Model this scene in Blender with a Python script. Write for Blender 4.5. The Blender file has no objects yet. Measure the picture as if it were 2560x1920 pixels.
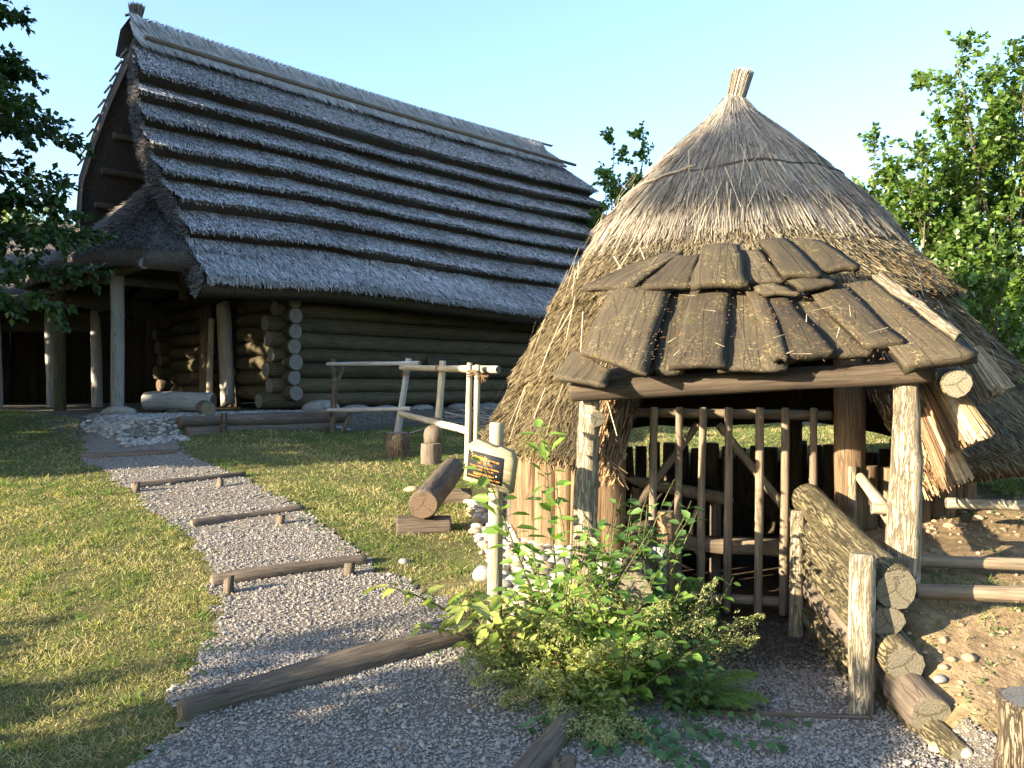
import bpy, math, random
import numpy as np
from mathutils import Vector, Matrix

sc = bpy.context.scene
col = sc.collection
PI = math.pi

# ------------------------------------------------------------------ camera
FPX = 2072.0                      # focal length in photo pixels (photo 2560 wide)
CAMZ = 1.6
cam_d = bpy.data.cameras.new('camera')
cam = bpy.data.objects.new('camera', cam_d)
col.objects.link(cam)
cam.location = (0, 0, CAMZ)
cam.rotation_euler = (math.radians(90), 0, 0)
cam_d.sensor_width = 36.0
cam_d.lens = 36.0 * FPX / 2560.0
cam_d.clip_start = 0.05
cam_d.clip_end = 3000
sc.camera = cam

# ------------------------------------------------------------------ world + sun
SUN_EL = 15.0
SUN_AZ = math.radians(29.0)          # light travels this way (from +x towards +y)
world = bpy.data.worlds.new('World')
sc.world = world
world.use_nodes = True
wn = world.node_tree
for n_ in list(wn.nodes): wn.nodes.remove(n_)
sky = wn.nodes.new('ShaderNodeTexSky')
sky.sky_type = 'NISHITA'
sky.sun_disc = False
sky.sun_elevation = math.radians(SUN_EL)
to_sun = Vector((-math.cos(SUN_AZ), -math.sin(SUN_AZ), 0))
sky.sun_rotation = math.atan2(to_sun.x, to_sun.y)
sky.air_density = 1.0
sky.dust_density = 1.5
sky.ozone_density = 2.5
bg = wn.nodes.new('ShaderNodeBackground')
bg.inputs['Strength'].default_value = 0.110
wo = wn.nodes.new('ShaderNodeOutputWorld')
wn.links.new(sky.outputs[0], bg.inputs[0])
wn.links.new(bg.outputs[0], wo.inputs[0])

sun_d = bpy.data.lights.new('sun', 'SUN')
sun_d.energy = 4.5
sun_d.angle = math.radians(0.53)
sun_d.color = (1.0, 0.85, 0.62)
sun = bpy.data.objects.new('sun', sun_d)
col.objects.link(sun)
SUND = Vector((math.cos(math.radians(SUN_EL)) * math.cos(SUN_AZ),
               math.cos(math.radians(SUN_EL)) * math.sin(SUN_AZ),
               -math.sin(math.radians(SUN_EL))))
sun.rotation_euler = SUND.to_track_quat('-Z', 'Y').to_euler()
sun.location = (-20, -6, 12)

sc.view_settings.view_transform = 'Standard'
sc.view_settings.look = 'None'
sc.view_settings.exposure = 2.4
sc.view_settings.gamma = 1.0
sc.view_settings.use_curve_mapping = False

# ------------------------------------------------------------------ helpers
WM = {}
rng = np.random.default_rng(7)

def place(o, M=None, parent=None):
    M = M or Matrix.Identity(4)
    col.objects.link(o)
    o.matrix_basis = M
    WM[o.name] = M.copy()
    if parent is not None:
        o.parent = parent
        o.matrix_parent_inverse = WM[parent.name].inverted()
    return o

def tag(o, label=None, cat=None, group=None, kind=None):
    if label: o['label'] = label
    if cat: o['category'] = cat
    if group: o['group'] = group
    if kind: o['kind'] = kind
    return o

def thing(name, loc, label, cat, group=None):
    o = bpy.data.objects.new(name, None)
    o.empty_display_size = 0.1
    place(o, Matrix.Translation(Vector(loc)))
    return tag(o, label, cat, group)

def raw_mesh(name, V, F, mats, midx=None, colr=None, smooth=False):
    V = np.asarray(V, dtype=np.float32).reshape(-1, 3)
    me = bpy.data.meshes.new(name)
    me.vertices.add(len(V))
    me.vertices.foreach_set('co', V.ravel())
    if isinstance(F, np.ndarray):
        k = F.shape[1]
        loops = F.astype(np.int32).ravel()
        starts = np.arange(0, len(loops), k, dtype=np.int32)
    else:
        loops = np.fromiter((i for f in F for i in f), dtype=np.int32)
        ln = np.array([len(f) for f in F], dtype=np.int32)
        starts = np.concatenate([[0], np.cumsum(ln)[:-1]]).astype(np.int32)
    me.loops.add(len(loops))
    me.loops.foreach_set('vertex_index', loops)
    me.polygons.add(len(starts))
    me.polygons.foreach_set('loop_start', starts)
    for m in (mats if isinstance(mats, (list, tuple)) else [mats]):
        me.materials.append(m)
    if midx is not None:
        me.polygons.foreach_set('material_index', np.asarray(midx, dtype=np.int32))
    if smooth is not False:
        me.polygons.foreach_set('use_smooth', np.ones(len(starts), dtype=bool) if smooth is True else np.asarray(smooth, dtype=bool))
    if colr is not None:
        a = me.attributes.new('Col', 'FLOAT_COLOR', 'POINT')
        c = np.ones((len(V), 4), dtype=np.float32)
        c[:, :3] = colr
        a.data.foreach_set('color', c.ravel())
    me.update(calc_edges=True)
    me.validate()
    return me

def mobj(name, V, F, mats, parent=None, M=None, **kw):
    return place(bpy.data.objects.new(name, raw_mesh(name, V, F, mats, **kw)), M, parent)

def axis_matrix(p0, p1, xhint=None):
    p0 = Vector(p0); z = (Vector(p1) - p0).normalized()
    h = Vector(xhint) if xhint is not None else (Vector((0, 0, 1)) if abs(z.z) < 0.9 else Vector((1, 0, 0)))
    y = z.cross(h)
    if y.length < 1e-5: y = z.cross(Vector((0, 1, 0)))
    y.normalize(); x = y.cross(z)
    return Matrix(((x.x, y.x, z.x, p0.x), (x.y, y.y, z.y, p0.y), (x.z, y.z, z.z, p0.z), (0, 0, 0, 1)))

def vnoise(x, y, seed=0):
    """smooth lattice noise, 0..1"""
    x = np.asarray(x, float); y = np.asarray(y, float)
    xi = np.floor(x).astype(np.int64); yi = np.floor(y).astype(np.int64)
    fx = x - xi; fy = y - yi
    fx = fx * fx * (3 - 2 * fx); fy = fy * fy * (3 - 2 * fy)
    def h(a, b):
        n = (a * 374761393 + b * 668265263 + seed * 1274126177) & 0xFFFFFFFF
        n = ((n ^ (n >> 13)) * 1103515245) & 0xFFFFFFFF
        return ((n ^ (n >> 16)) & 0xFFFF) / 65535.0
    a = h(xi, yi); b = h(xi + 1, yi); c = h(xi, yi + 1); d = h(xi + 1, yi + 1)
    return (a * (1 - fx) + b * fx) * (1 - fy) + (c * (1 - fx) + d * fx) * fy

def fnoise(x, y, seed=0):
    return 0.5 * vnoise(x, y, seed) + 0.3 * vnoise(2.1 * x, 2.1 * y, seed + 1) + 0.2 * vnoise(4.3 * x, 4.3 * y, seed + 2)

def sstep(a, b, t):
    t = np.clip((np.asarray(t, float) - a) / (b - a), 0, 1)
    return t * t * (3 - 2 * t)

def ray(u, v):
    return Vector(((u - 1280) / FPX, 1.0, (960 - v) / FPX))

def at(u, v, d):
    r = ray(u, v)
    return Vector((r.x * d, d, CAMZ + r.z * d))

# ------------------------------------------------------------------ materials
class Nodes:
    def __init__(self, name):
        self.m = bpy.data.materials.new(name); self.m.use_nodes = True
        self.t = self.m.node_tree
        for n in list(self.t.nodes): self.t.nodes.remove(n)
    def n(self, typ, ins=None, **props):
        nd = self.t.nodes.new('ShaderNode' + typ)
        for k, v in props.items(): setattr(nd, k, v)
        for k, v in (ins or {}).items():
            s = nd.inputs[k]
            if hasattr(v, 'is_linked') or isinstance(v, bpy.types.NodeSocket): self.t.links.new(v, s)
            else: s.default_value = v
        return nd
    def ramp(self, fac, stops):
        r = self.n('ValToRGB', {'Fac': fac})
        e = r.color_ramp.elements
        while len(e) > 1: e.remove(e[-1])
        for i, (p, c) in enumerate(stops):
            el = e[0] if i == 0 else e.new(p)
            el.position = p
            el.color = tuple(c) + (1,) if len(c) == 3 else c
        return r.outputs[0]
    def mix(self, f, a, b, blend='MIX'):
        m = self.n('Mix', data_type='RGBA', blend_type=blend)
        for k, v in ((0, f), (6, a), (7, b)):
            s = m.inputs[k]
            if isinstance(v, bpy.types.NodeSocket): self.t.links.new(v, s)
            else: s.default_value = tuple(v) + (1,) if isinstance(v, (tuple, list)) and len(v) == 3 else v
        return m.outputs[2]
    def math(self, op, a, b=0.0):
        m = self.n('Math', operation=op)
        for k, v in ((0, a), (1, b)):
            if isinstance(v, bpy.types.NodeSocket): self.t.links.new(v, m.inputs[k])
            else: m.inputs[k].default_value = v
        return m.outputs[0]
    def coords(self, scale, kind='Object'):
        tc = self.n('TexCoord')
        mp = self.n('Mapping', {'Vector': tc.outputs[kind], 'Scale': scale})
        return mp.outputs[0]
    def noise(self, vec, scale, detail=4, rough=0.6, dist=0.0):
        return self.n('TexNoise', {'Vector': vec, 'Scale': scale, 'Detail': detail, 'Roughness': rough, 'Distortion': dist}).outputs['Fac']
    def bump(self, h, strength, dist=0.01, normal=None):
        ins = {'Height': h, 'Strength': strength, 'Distance': dist}
        if normal is not None: ins['Normal'] = normal
        return self.n('Bump', ins).outputs[0]
    def out(self, color, rough=0.8, normal=None, spec=0.3, transl=0.0, tcol=None):
        ins = {'Base Color': color, 'Roughness': rough, 'Specular IOR Level': spec}
        if normal is not None: ins['Normal'] = normal
        p = self.n('BsdfPrincipled')
        for k, v in ins.items():
            s = p.inputs[k]
            if isinstance(v, bpy.types.NodeSocket): self.t.links.new(v, s)
            else: s.default_value = tuple(v) + (1,) if isinstance(v, (tuple, list)) and len(v) == 3 else v
        sh = p.outputs[0]
        if transl > 0:
            tr = self.n('BsdfTranslucent')
            c = tcol if tcol is not None else color
            if isinstance(c, bpy.types.NodeSocket): self.t.links.new(c, tr.inputs[0])
            else: tr.inputs[0].default_value = tuple(c) + (1,)
            mx = self.n('MixShader', {0: transl, 1: sh, 2: tr.outputs[0]})
            sh = mx.outputs[0]
        o = self.n('OutputMaterial', {'Surface': sh})
        return self.m

def mat_wood(name, c_lo, c_hi, cracks=0.5, bumps=0.6, moss=0.0, bark=False, fine=60.0):
    """round or split timber, grain along local z"""
    w = Nodes(name)
    oi = w.n('ObjectInfo')
    tc = w.n('TexCoord')
    off = w.n('VectorMath', {0: tc.outputs['Object'], 1: (0, 0, 0)}, operation='ADD')
    sh = w.n('VectorMath', {0: (17.3, 9.1, 31.7)}, operation='SCALE')
    w.t.links.new(oi.outputs['Random'], sh.inputs['Scale'])
    w.t.links.new(sh.outputs[0], off.inputs[1])
    base = off.outputs[0]
    def mp(s): return w.n('Mapping', {'Vector': base, 'Scale': s}).outputs[0]
    g = w.noise(mp((fine, fine, fine * 0.06)), 1.0, 5, 0.65, 0.4)
    big = w.noise(mp((5, 5, 2.0)), 1.0, 3, 0.6)
    c = w.ramp(g, [(0.30, c_lo), (0.68, c_hi)])
    c = w.mix(w.ramp(big, [(0.35, (0, 0, 0)), (0.7, (0.75, 0.75, 0.75))]), c, w.mix(0.55, c, tuple(x * 0.45 for x in c_lo)))
    wob = w.n('TexNoise', {'Vector': mp((14, 14, 7)), 'Scale': 1.0, 'Detail': 3.0}).outputs['Color']
    wv = w.n('VectorMath', {0: wob, 1: (1.1, 1.1, 1.1) if bark else (0.5, 0.5, 0.12)}, operation='MULTIPLY').outputs[0]
    vin = w.n('VectorMath', {0: mp((78, 78, 7.0) if bark else (26, 26, 0.7)), 1: wv}, operation='ADD').outputs[0]
    if bark:
        rn = w.noise(mp((42, 42, 5.5)), 1.0, 5, 0.62, 0.8)
        dist = w.math('MULTIPLY', w.math('ABSOLUTE', w.math('SUBTRACT', rn, 0.5)), 2.0)
    else:
        dist = w.n('TexVoronoi', {'Vector': vin, 'Scale': 1.0}, feature='DISTANCE_TO_EDGE').outputs['Distance']
    # wobble for the cracks
    cr = w.ramp(dist, [(0.0, (0, 0, 0)), (0.13 if bark else 0.04, (1, 1, 1))])
    c = w.mix(w.math('MULTIPLY', w.math('SUBTRACT', 1.0, cr), cracks * (0.8 if bark else 1.0)), c, tuple(x * 0.3 for x in c_lo))
    # bleached / dirty object to object
    hv = w.n('HueSaturation', {'Color': c, 'Value': w.math('ADD', 0.8, w.math('MULTIPLY', oi.outputs['Random'], 0.4))})
    c = hv.outputs[0]
    if moss > 0:
        mn = w.noise(mp((9, 9, 5)), 1.0, 5, 0.7)
        c = w.mix(w.ramp(mn, [(0.62 - 0.12 * moss, (0, 0, 0)), (0.74, (moss, moss, moss))]), c, (0.10, 0.13, 0.03))
    h = w.math('ADD', w.math('MULTIPLY', g, 0.5), w.math('MULTIPLY', cr, 0.8 if bark else 0.35))
    return w.out(c, 0.82, w.bump(h, bumps, 0.02 if bark else 0.008), 0.25)

def mat_end(name, c_lo, c_hi):
    w = Nodes(name)
    tc = w.n('TexCoord')
    mp = w.n('Mapping', {'Vector': tc.outputs['Object'], 'Scale': (1, 1, 0)}).outputs[0]
    nz = w.noise(mp, 9.0, 3, 0.6)
    ln = w.n('VectorMath', {0: mp}, operation='LENGTH').outputs['Value']
    r = w.math('SINE', w.math('ADD', w.math('MULTIPLY', ln, 420.0), w.math('MULTIPLY', nz, 14.0)))
    fine = w.noise(mp, 90.0, 3, 0.7)
    f = w.math('ADD', w.math('MULTIPLY', r, 0.045), fine)
    c = w.ramp(f, [(0.28, c_lo), (0.75, c_hi)])
    ang = w.n('TexGradient', {'Vector': mp}, gradient_type='RADIAL').outputs['Fac']
    t = w.math('FRACT', w.math('ADD', w.math('MULTIPLY', ang, 3.0), w.math('ADD', w.math('MULTIPLY', nz, 1.5), w.n('ObjectInfo').outputs['Random'])))
    d = w.math('MULTIPLY', w.math('ABSOLUTE', w.math('SUBTRACT', t, 0.5)), ln)
    cr = w.ramp(d, [(0.0, (0.25, 0.25, 0.25)), (0.0011, (1, 1, 1))])
    c = w.mix(w.math('MULTIPLY', w.math('SUBTRACT', 1.0, cr), 0.7), c, tuple(x * 0.2 for x in c_lo))
    return w.out(c, 0.85, w.bump(w.math('ADD', f, cr), 0.4, 0.006), 0.2)

def mat_attr(name, rough=0.85, transl=0.0, noise_amt=0.25, nscale=25.0, bump=0.0, spec=0.2, bscale=60.0):
    """colour from the mesh's own Col attribute with a little grain"""
    w = Nodes(name)
    a = w.n('Attribute', attribute_name='Col').outputs['Color']
    v = w.coords((1, 1, 1))
    nz = w.noise(v, nscale, 3, 0.6)
    c = w.mix(1.0, a, w.ramp(nz, [(0.25, (1 - noise_amt,) * 3), (0.75, (1 + noise_amt * 0.6,) * 3)]), 'MULTIPLY')
    nrm = None
    if bump > 0: nrm = w.bump(w.noise(v, bscale, 4, 0.7), bump, 0.02)
    tcol = None
    if transl > 0:
        tcol = w.mix(1.0, c, (1.25, 1.45, 0.55), 'MULTIPLY')
    return w.out(c, rough, nrm, spec, transl, tcol)

def mat_stone(name, c_lo, c_hi, scale=6.0):
    w = Nodes(name)
    oi = w.n('ObjectInfo')
    v = w.coords((1, 1, 1))
    n1 = w.noise(v, scale, 5, 0.65); n2 = w.noise(v, scale * 7, 3, 0.6)
    c = w.ramp(w.math('ADD', w.math('MULTIPLY', n1, 0.7), w.math('MULTIPLY', n2, 0.3)), [(0.3, c_lo), (0.7, c_hi)])
    c = w.n('HueSaturation', {'Color': c, 'Value': w.math('ADD', 0.72, w.math('MULTIPLY', oi.outputs['Random'], 0.5)),
                              'Saturation': w.math('ADD', 0.7, w.math('MULTIPLY', oi.outputs['Random'], 0.6))}).outputs[0]
    return w.out(c, 0.75, w.bump(n2, 0.35, 0.01), 0.3)

MT = {}
MT['bark']     = mat_wood('bark_brown', (0.10, 0.075, 0.048), (0.30, 0.235, 0.155), 0.75, 1.0, 0.0, True)
MT['bark_moss'] = mat_wood('bark_mossy', (0.10, 0.082, 0.045), (0.27, 0.225, 0.125), 0.75, 1.0, 0.25, True)
MT['pale_bark'] = mat_wood('bark_pale', (0.24, 0.19, 0.12), (0.52, 0.44, 0.31), 0.5, 0.9, 0.0, True)
MT['red_bark'] = mat_wood('bark_fibrous', (0.10, 0.06, 0.032), (0.28, 0.19, 0.11), 0.6, 0.9, 0.0, False, 75)
MT['pole']     = mat_wood('peeled_pole', (0.30, 0.25, 0.16), (0.52, 0.46, 0.34), 0.35, 0.35, 0.12)
MT['grey_pole'] = mat_wood('grey_pole', (0.22, 0.21, 0.19), (0.42, 0.41, 0.38), 0.5, 0.4)
MT['old_log']  = mat_wood('weathered_log', (0.070, 0.053, 0.040), (0.185, 0.145, 0.105), 0.6, 0.6)
MT['wall_log'] = mat_wood('wall_log', (0.042, 0.033, 0.018), (0.125, 0.102, 0.055), 0.7, 0.6)
MT['dark_wood'] = mat_wood('dark_wood', (0.035, 0.026, 0.018), (0.09, 0.066, 0.045), 0.5, 0.5)
MT['gate_pole'] = mat_wood('gate_pole', (0.13, 0.097, 0.064), (0.30, 0.235, 0.16), 0.4, 0.4)
MT['end']      = mat_end('log_end', (0.085, 0.074, 0.05), (0.23, 0.20, 0.14))
MT['end_grey'] = mat_end('log_end_grey', (0.10, 0.092, 0.08), (0.24, 0.225, 0.195))
MT['end_dark'] = mat_end('log_end_dark', (0.06, 0.04, 0.028), (0.17, 0.12, 0.08))
MT['straw']    = mat_attr('straw', 0.7, 0.0, 0.3, 40.0, 0.0, 0.3)
MT['grass']    = mat_attr('grass_blades', 0.6, 0.35, 0.15, 30.0)
MT['leaf']     = mat_attr('leaf', 0.42, 0.38, 0.18, 30.0, 0.0, 0.45)
MT['stones']   = mat_attr('gravel_stones', 0.8, 0.0, 0.3, 120.0)
MT['soil']     = mat_attr('soil', 0.95, 0.0, 0.55, 14.0, 0.7, 0.1, 45.0)
MT['pebble_w'] = mat_stone('pebble_white', (0.33, 0.30, 0.24), (0.56, 0.52, 0.44))
MT['pebble_t'] = mat_stone('pebble_tan', (0.24, 0.18, 0.11), (0.44, 0.35, 0.23))
MT['pebble_g'] = mat_stone('pebble_grey', (0.20, 0.20, 0.19), (0.42, 0.42, 0.40))
MT['rock']     = mat_stone('rock', (0.13, 0.125, 0.115), (0.33, 0.31, 0.28), 9)

def mat_plain(name, c, rough=0.6, spec=0.3):
    w = Nodes(name)
    n1 = w.noise(w.coords((1, 1, 1)), 30, 4, 0.6)
    cc = w.mix(n1, tuple(x * 0.8 for x in c), tuple(min(1, x * 1.2) for x in c))
    return w.out(cc, rough, None, spec)
MT['soot'] = mat_plain('soot', (0.018, 0.015, 0.013), 0.9)  # forge soot, near-black so the shade of the interior is in the colour
MT['plate'] = mat_plain('sign_plate', (0.018, 0.02, 0.022), 0.5)
MT['orange'] = mat_plain('sign_lettering', (0.75, 0.30, 0.05), 0.6)
MT['bucket'] = mat_plain('zinc', (0.20, 0.21, 0.22), 0.5)
MT['rope'] = mat_plain('rope', (0.20, 0.12, 0.06), 0.9)
MT['screw'] = mat_plain('screw_head', (0.7, 0.68, 0.62), 0.5)

def mat_plank():
    """old roof boards: dark grey-brown, lichen, needles in the cracks"""
    w = Nodes('roof_board')
    oi = w.n('ObjectInfo')
    tc = w.n('TexCoord')
    sh = w.n('VectorMath', {0: (13.3, 29.1, 11.7)}, operation='SCALE')
    w.t.links.new(oi.outputs['Random'], sh.inputs['Scale'])
    base = w.n('VectorMath', {0: tc.outputs['Object'], 1: sh.outputs[0]}, operation='ADD').outputs[0]
    def mp(s): return w.n('Mapping', {'Vector': base, 'Scale': s}).outputs[0]
    g = w.noise(mp((70, 70, 3.5)), 1.0, 5, 0.7, 0.3)
    big = w.noise(mp((7, 7, 3)), 1.0, 4, 0.6)
    c = w.ramp(g, [(0.3, (0.022, 0.017, 0.011)), (0.7, (0.064, 0.050, 0.032))])
    c = w.mix(w.ramp(big, [(0.4, (0, 0, 0)), (0.65, (0.8, 0.8, 0.8))]), c, w.mix(0.5, c, (0.060, 0.047, 0.022)))
    sp = w.noise(mp((55, 55, 45)), 1.0, 3, 0.7)
    patch = w.noise(mp((6, 6, 4)), 1.0, 4, 0.65)
    lm = w.math('MULTIPLY', w.ramp(sp, [(0.54, (0, 0, 0)), (0.60, (1, 1, 1))]), w.ramp(patch, [(0.48, (0.03, 0.03, 0.03)), (0.62, (1, 1, 1))]))
    c = w.mix(lm, c, (0.14, 0.115, 0.05))
    spots = w.noise(mp((38, 38, 38)), 1.0, 2, 0.5)
    c = w.mix(w.ramp(spots, [(0.70, (0, 0, 0)), (0.73, (1, 1, 1))]), c, (0.14, 0.075, 0.03))
    c = w.n('HueSaturation', {'Color': c, 'Value': w.math('ADD', 0.72, w.math('MULTIPLY', oi.outputs['Random'], 0.75)), 'Saturation': 0.95}).outputs[0]
    ms = w.noise(mp((4, 4, 6)), 1.0, 5, 0.7)
    c = w.mix(w.ramp(ms, [(0.60, (0, 0, 0)), (0.72, (0.8, 0.8, 0.8))]), c, (0.045, 0.055, 0.012))
    vor = w.n('TexVoronoi', {'Vector': mp((11, 11, 0.8)), 'Scale': 1.0}, feature='DISTANCE_TO_EDGE')
    cr = w.ramp(vor.outputs['Distance'], [(0.0, (0, 0, 0)), (0.03, (1, 1, 1))])
    c = w.mix(w.math('MULTIPLY', w.math('SUBTRACT', 1.0, cr), 0.55), c, (0.015, 0.012, 0.01))
    h = w.math('ADD', w.math('MULTIPLY', g, 0.6), w.math('ADD', w.math('MULTIPLY', cr, 0.5), w.math('MULTIPLY', lm, 0.4)))
    return w.out(c, 0.85, w.bump(h, 0.6, 0.008), 0.25)
MT['plank'] = mat_plank()

# ------------------------------------------------------------------ mesh builders
def log_mesh(L, r0, r1, mats, seed, sides=12, segs=7, rough=0.05, bend=0.0, knots=0, oval=1.0):
    R = np.random.default_rng(seed)
    th = np.arange(sides) * 2 * PI / sides
    ts = [0.0, 0.012] + list(np.linspace(0.05, 0.95, segs)) + [0.988, 1.0]
    bx, by = R.normal(0, 1, 2); bn = math.hypot(bx, by) + 1e-6
    ph = R.uniform(0, 6, 3)
    V = []
    for i, t in enumerate(ts):
        r = r0 + (r1 - r0) * t
        chamf = 0.90 if i in (0, len(ts) - 1) else 1.0
        lump = 1 + rough * (0.7 * np.sin(2 * th + ph[0] + 3 * t) + 0.5 * np.sin(3 * th + ph[1] - 5 * t) + 0.4 * np.sin(ph[2] + 9 * t)) + R.normal(0, rough * 0.35, sides)
        cx = bend * L * math.sin(PI * t) * bx / bn + R.normal(0, 0.15 * rough * r0)
        cy = bend * L * math.sin(PI * t) * by / bn + R.normal(0, 0.15 * rough * r0)
        rr = r * lump * chamf
        V.append(np.stack([cx + rr * np.cos(th), cy + rr * oval * np.sin(th), np.full(sides, t * L)], 1))
    V = np.concatenate(V)
    nr = len(ts)
    F = []; mi = []; sm = []
    for i in range(nr - 1):
        e = 0
        for j in range(sides):
            a = i * sides + j; b = i * sides + (j + 1) % sides
            F.append((a, b, b + sides, a + sides)); mi.append(0); sm.append(True)
    c0 = len(V); V = np.vstack([V, [[V[:sides, 0].mean(), V[:sides, 1].mean(), 0.0]], [[V[(nr - 1) * sides:nr * sides, 0].mean(), V[(nr - 1) * sides:nr * sides, 1].mean(), L]]])
    for j in range(sides):
        F.append((c0, (j + 1) % sides, j)); mi.append(1); sm.append(False)
        a = (nr - 1) * sides
        F.append((c0 + 1, a + j, a + (j + 1) % sides)); mi.append(1); sm.append(False)
    for k in range(knots):
        t = R.uniform(0.1, 0.9); a = R.uniform(0, 2 * PI); r = (r0 + (r1 - r0) * t)
        kr = r * R.uniform(0.16, 0.28)
        c = np.array([r * 0.97 * math.cos(a), r * 0.97 * math.sin(a) * oval, t * L])
        out = np.array([math.cos(a), math.sin(a), 0.0]); tz = np.array([0, 0, 1.0]); tg = np.cross(out, tz)
        b0 = len(V); pts = []
        for q in range(6):
            an = q * PI / 3
            pts.append(c + kr * (math.cos(an) * tg + 1.5 * math.sin(an) * tz) - out * kr * 0.3)
        for q in range(6):
            an = q * PI / 3
            pts.append(c + 0.5 * kr * (math.cos(an) * tg + 1.5 * math.sin(an) * tz) + out * kr * 0.4)
        V = np.vstack([V, pts])
        for q in range(6):
            F.append((b0 + q, b0 + (q + 1) % 6, b0 + 6 + (q + 1) % 6, b0 + 6 + q)); mi.append(0); sm.append(True)
        F.append(tuple(b0 + 6 + q for q in range(6))); mi.append(0); sm.append(True)
    return raw_mesh('log', V, F, mats, mi, None, sm)

LSEED = [100]
def log(name, p0, p1, r0, r1=None, mat='old_log', end='end', parent=None, **kw):
    LSEED[0] += 1
    p0 = Vector(p0); p1 = Vector(p1)
    L = (p1 - p0).length
    me = log_mesh(L, r0, r1 if r1 is not None else r0, [MT[mat], MT[end]], LSEED[0], **kw)
    return place(bpy.data.objects.new(name, me), axis_matrix(p0, p1), parent)

def board_mesh(w, d, L, mats, seed, taper=1.0, nx=3, nz=8, rough=0.006, cup=0.0, ends=0.01, waist=0.0):
    """board along local z, width along x, thickness along y (0..d)"""
    R = np.random.default_rng(seed)
    xs = np.linspace(-0.5, 0.5, nx + 1); zs = np.linspace(0, 1, nz + 1)
    eL = R.normal(0, rough, nz + 1); eR = R.normal(0, rough, nz + 1)
    topj = R.normal(0, ends, nx + 1); botj = R.normal(0, ends, nx + 1)
    rows = []
    for side in (0, 1):
        for k, z in enumerate(zs):
            ww = w * (1 + (taper - 1) * z) * (1 - waist * math.sin(PI * z))
            for i, x in enumerate(xs):
                px = x * ww + (eL[k] if i == 0 else eR[k] if i == nx else 0)
                pz = z * L + (botj[i] if k == 0 else topj[i] if k == nz else 0)
                py = side * d + cup * (1 - (2 * x) ** 2) + R.normal(0, rough * 0.25)
                rows.append((px, py, pz))
    F = []
    n = (nx + 1); tot = n * (nz + 1)
    for k in range(nz):
        for i in range(nx):
            a = k * n + i
            F.append((a, a + 1, a + 1 + n, a + n))
            F.append((tot + a + n, tot + a + 1 + n, tot + a + 1, tot + a))
    rim = [i for i in range(nx + 1)] + [k * n + nx for k in range(1, nz + 1)] + [nz * n + i for i in range(nx - 1, -1, -1)] + [k * n for k in range(nz - 1, 0, -1)]
    for a, b in zip(rim, rim[1:] + rim[:1]):
        F.append((b, a, tot + a, tot + b))
    return raw_mesh('board', rows, F, mats)

def board(name, p0, p1, w, d, facing, mat='dark_wood', parent=None, **kw):
    """board from p0 to p1, its broad face looking along 'facing'"""
    LSEED[0] += 1
    p0 = Vector(p0); p1 = Vector(p1)
    z = (p1 - p0).normalized(); f = Vector(facing)
    f = (f - z * f.dot(z)).normalized()
    x = f.cross(z)
    y = z.cross(x)
    M = Matrix(((x.x, y.x, z.x, p0.x), (x.y, y.y, z.y, p0.y), (x.z, y.z, z.z, p0.z), (0, 0, 0, 1)))
    me = board_mesh(w, d, (p1 - p0).length, MT[mat], LSEED[0], **kw)
    return place(bpy.data.objects.new(name, me), M, parent)

def rock_mesh(name, sx, sy, sz, mat, seed, sub=2, rough=0.12, flat=0.0):
    import bmesh
    bm = bmesh.new()
    bmesh.ops.create_icosphere(bm, subdivisions=sub, radius=1.0)
    R = np.random.default_rng(seed)
    k = R.normal(0, 1, (6, 3)); ph = R.uniform(0, 6, 6)
    for v in bm.verts:
        c = np.array(v.co)
        s = 1 + rough * sum(math.sin(float(k[i] @ c) * 1.6 + ph[i]) for i in range(6)) / 2.2
        v.co = Vector((c[0] * s * sx, c[1] * s * sy, c[2] * s * sz))
    me = bpy.data.meshes.new(name)
    bm.to_mesh(me); bm.free()
    me.materials.append(mat)
    for p in me.polygons: p.use_smooth = True
    return me

def strands(P, D, N, L, W, seg=1, bend=None, taper=0.5):
    """flat stalks: root P, direction D, face normal N -> verts, faces, owner index"""
    P = np.asarray(P, float); n = len(P)
    D = D / np.linalg.norm(D, axis=1, keepdims=True)
    S = np.cross(D, N); S /= (np.linalg.norm(S, axis=1, keepdims=True) + 1e-9)
    L = np.broadcast_to(np.asarray(L, float), (n,))[:, None]; W = np.broadcast_to(np.asarray(W, float), (n,))[:, None]
    rows = []
    for k in range(seg + 1):
        t = k / seg
        c = P + D * L * t
        if bend is not None: c = c + bend * (t * t)
        w = W * (1 - (1 - taper) * t) * 0.5
        rows += [c - S * w, c + S * w]
    m = 2 * (seg + 1)
    V = np.stack(rows, 1).reshape(-1, 3)
    base = (np.arange(n) * m)[:, None]
    F = np.concatenate([base + np.array([2 * k, 2 * k + 1, 2 * k + 3, 2 * k + 2]) for k in range(seg)], 0)
    own = np.repeat(np.arange(n), m)
    return V, F, own

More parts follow.
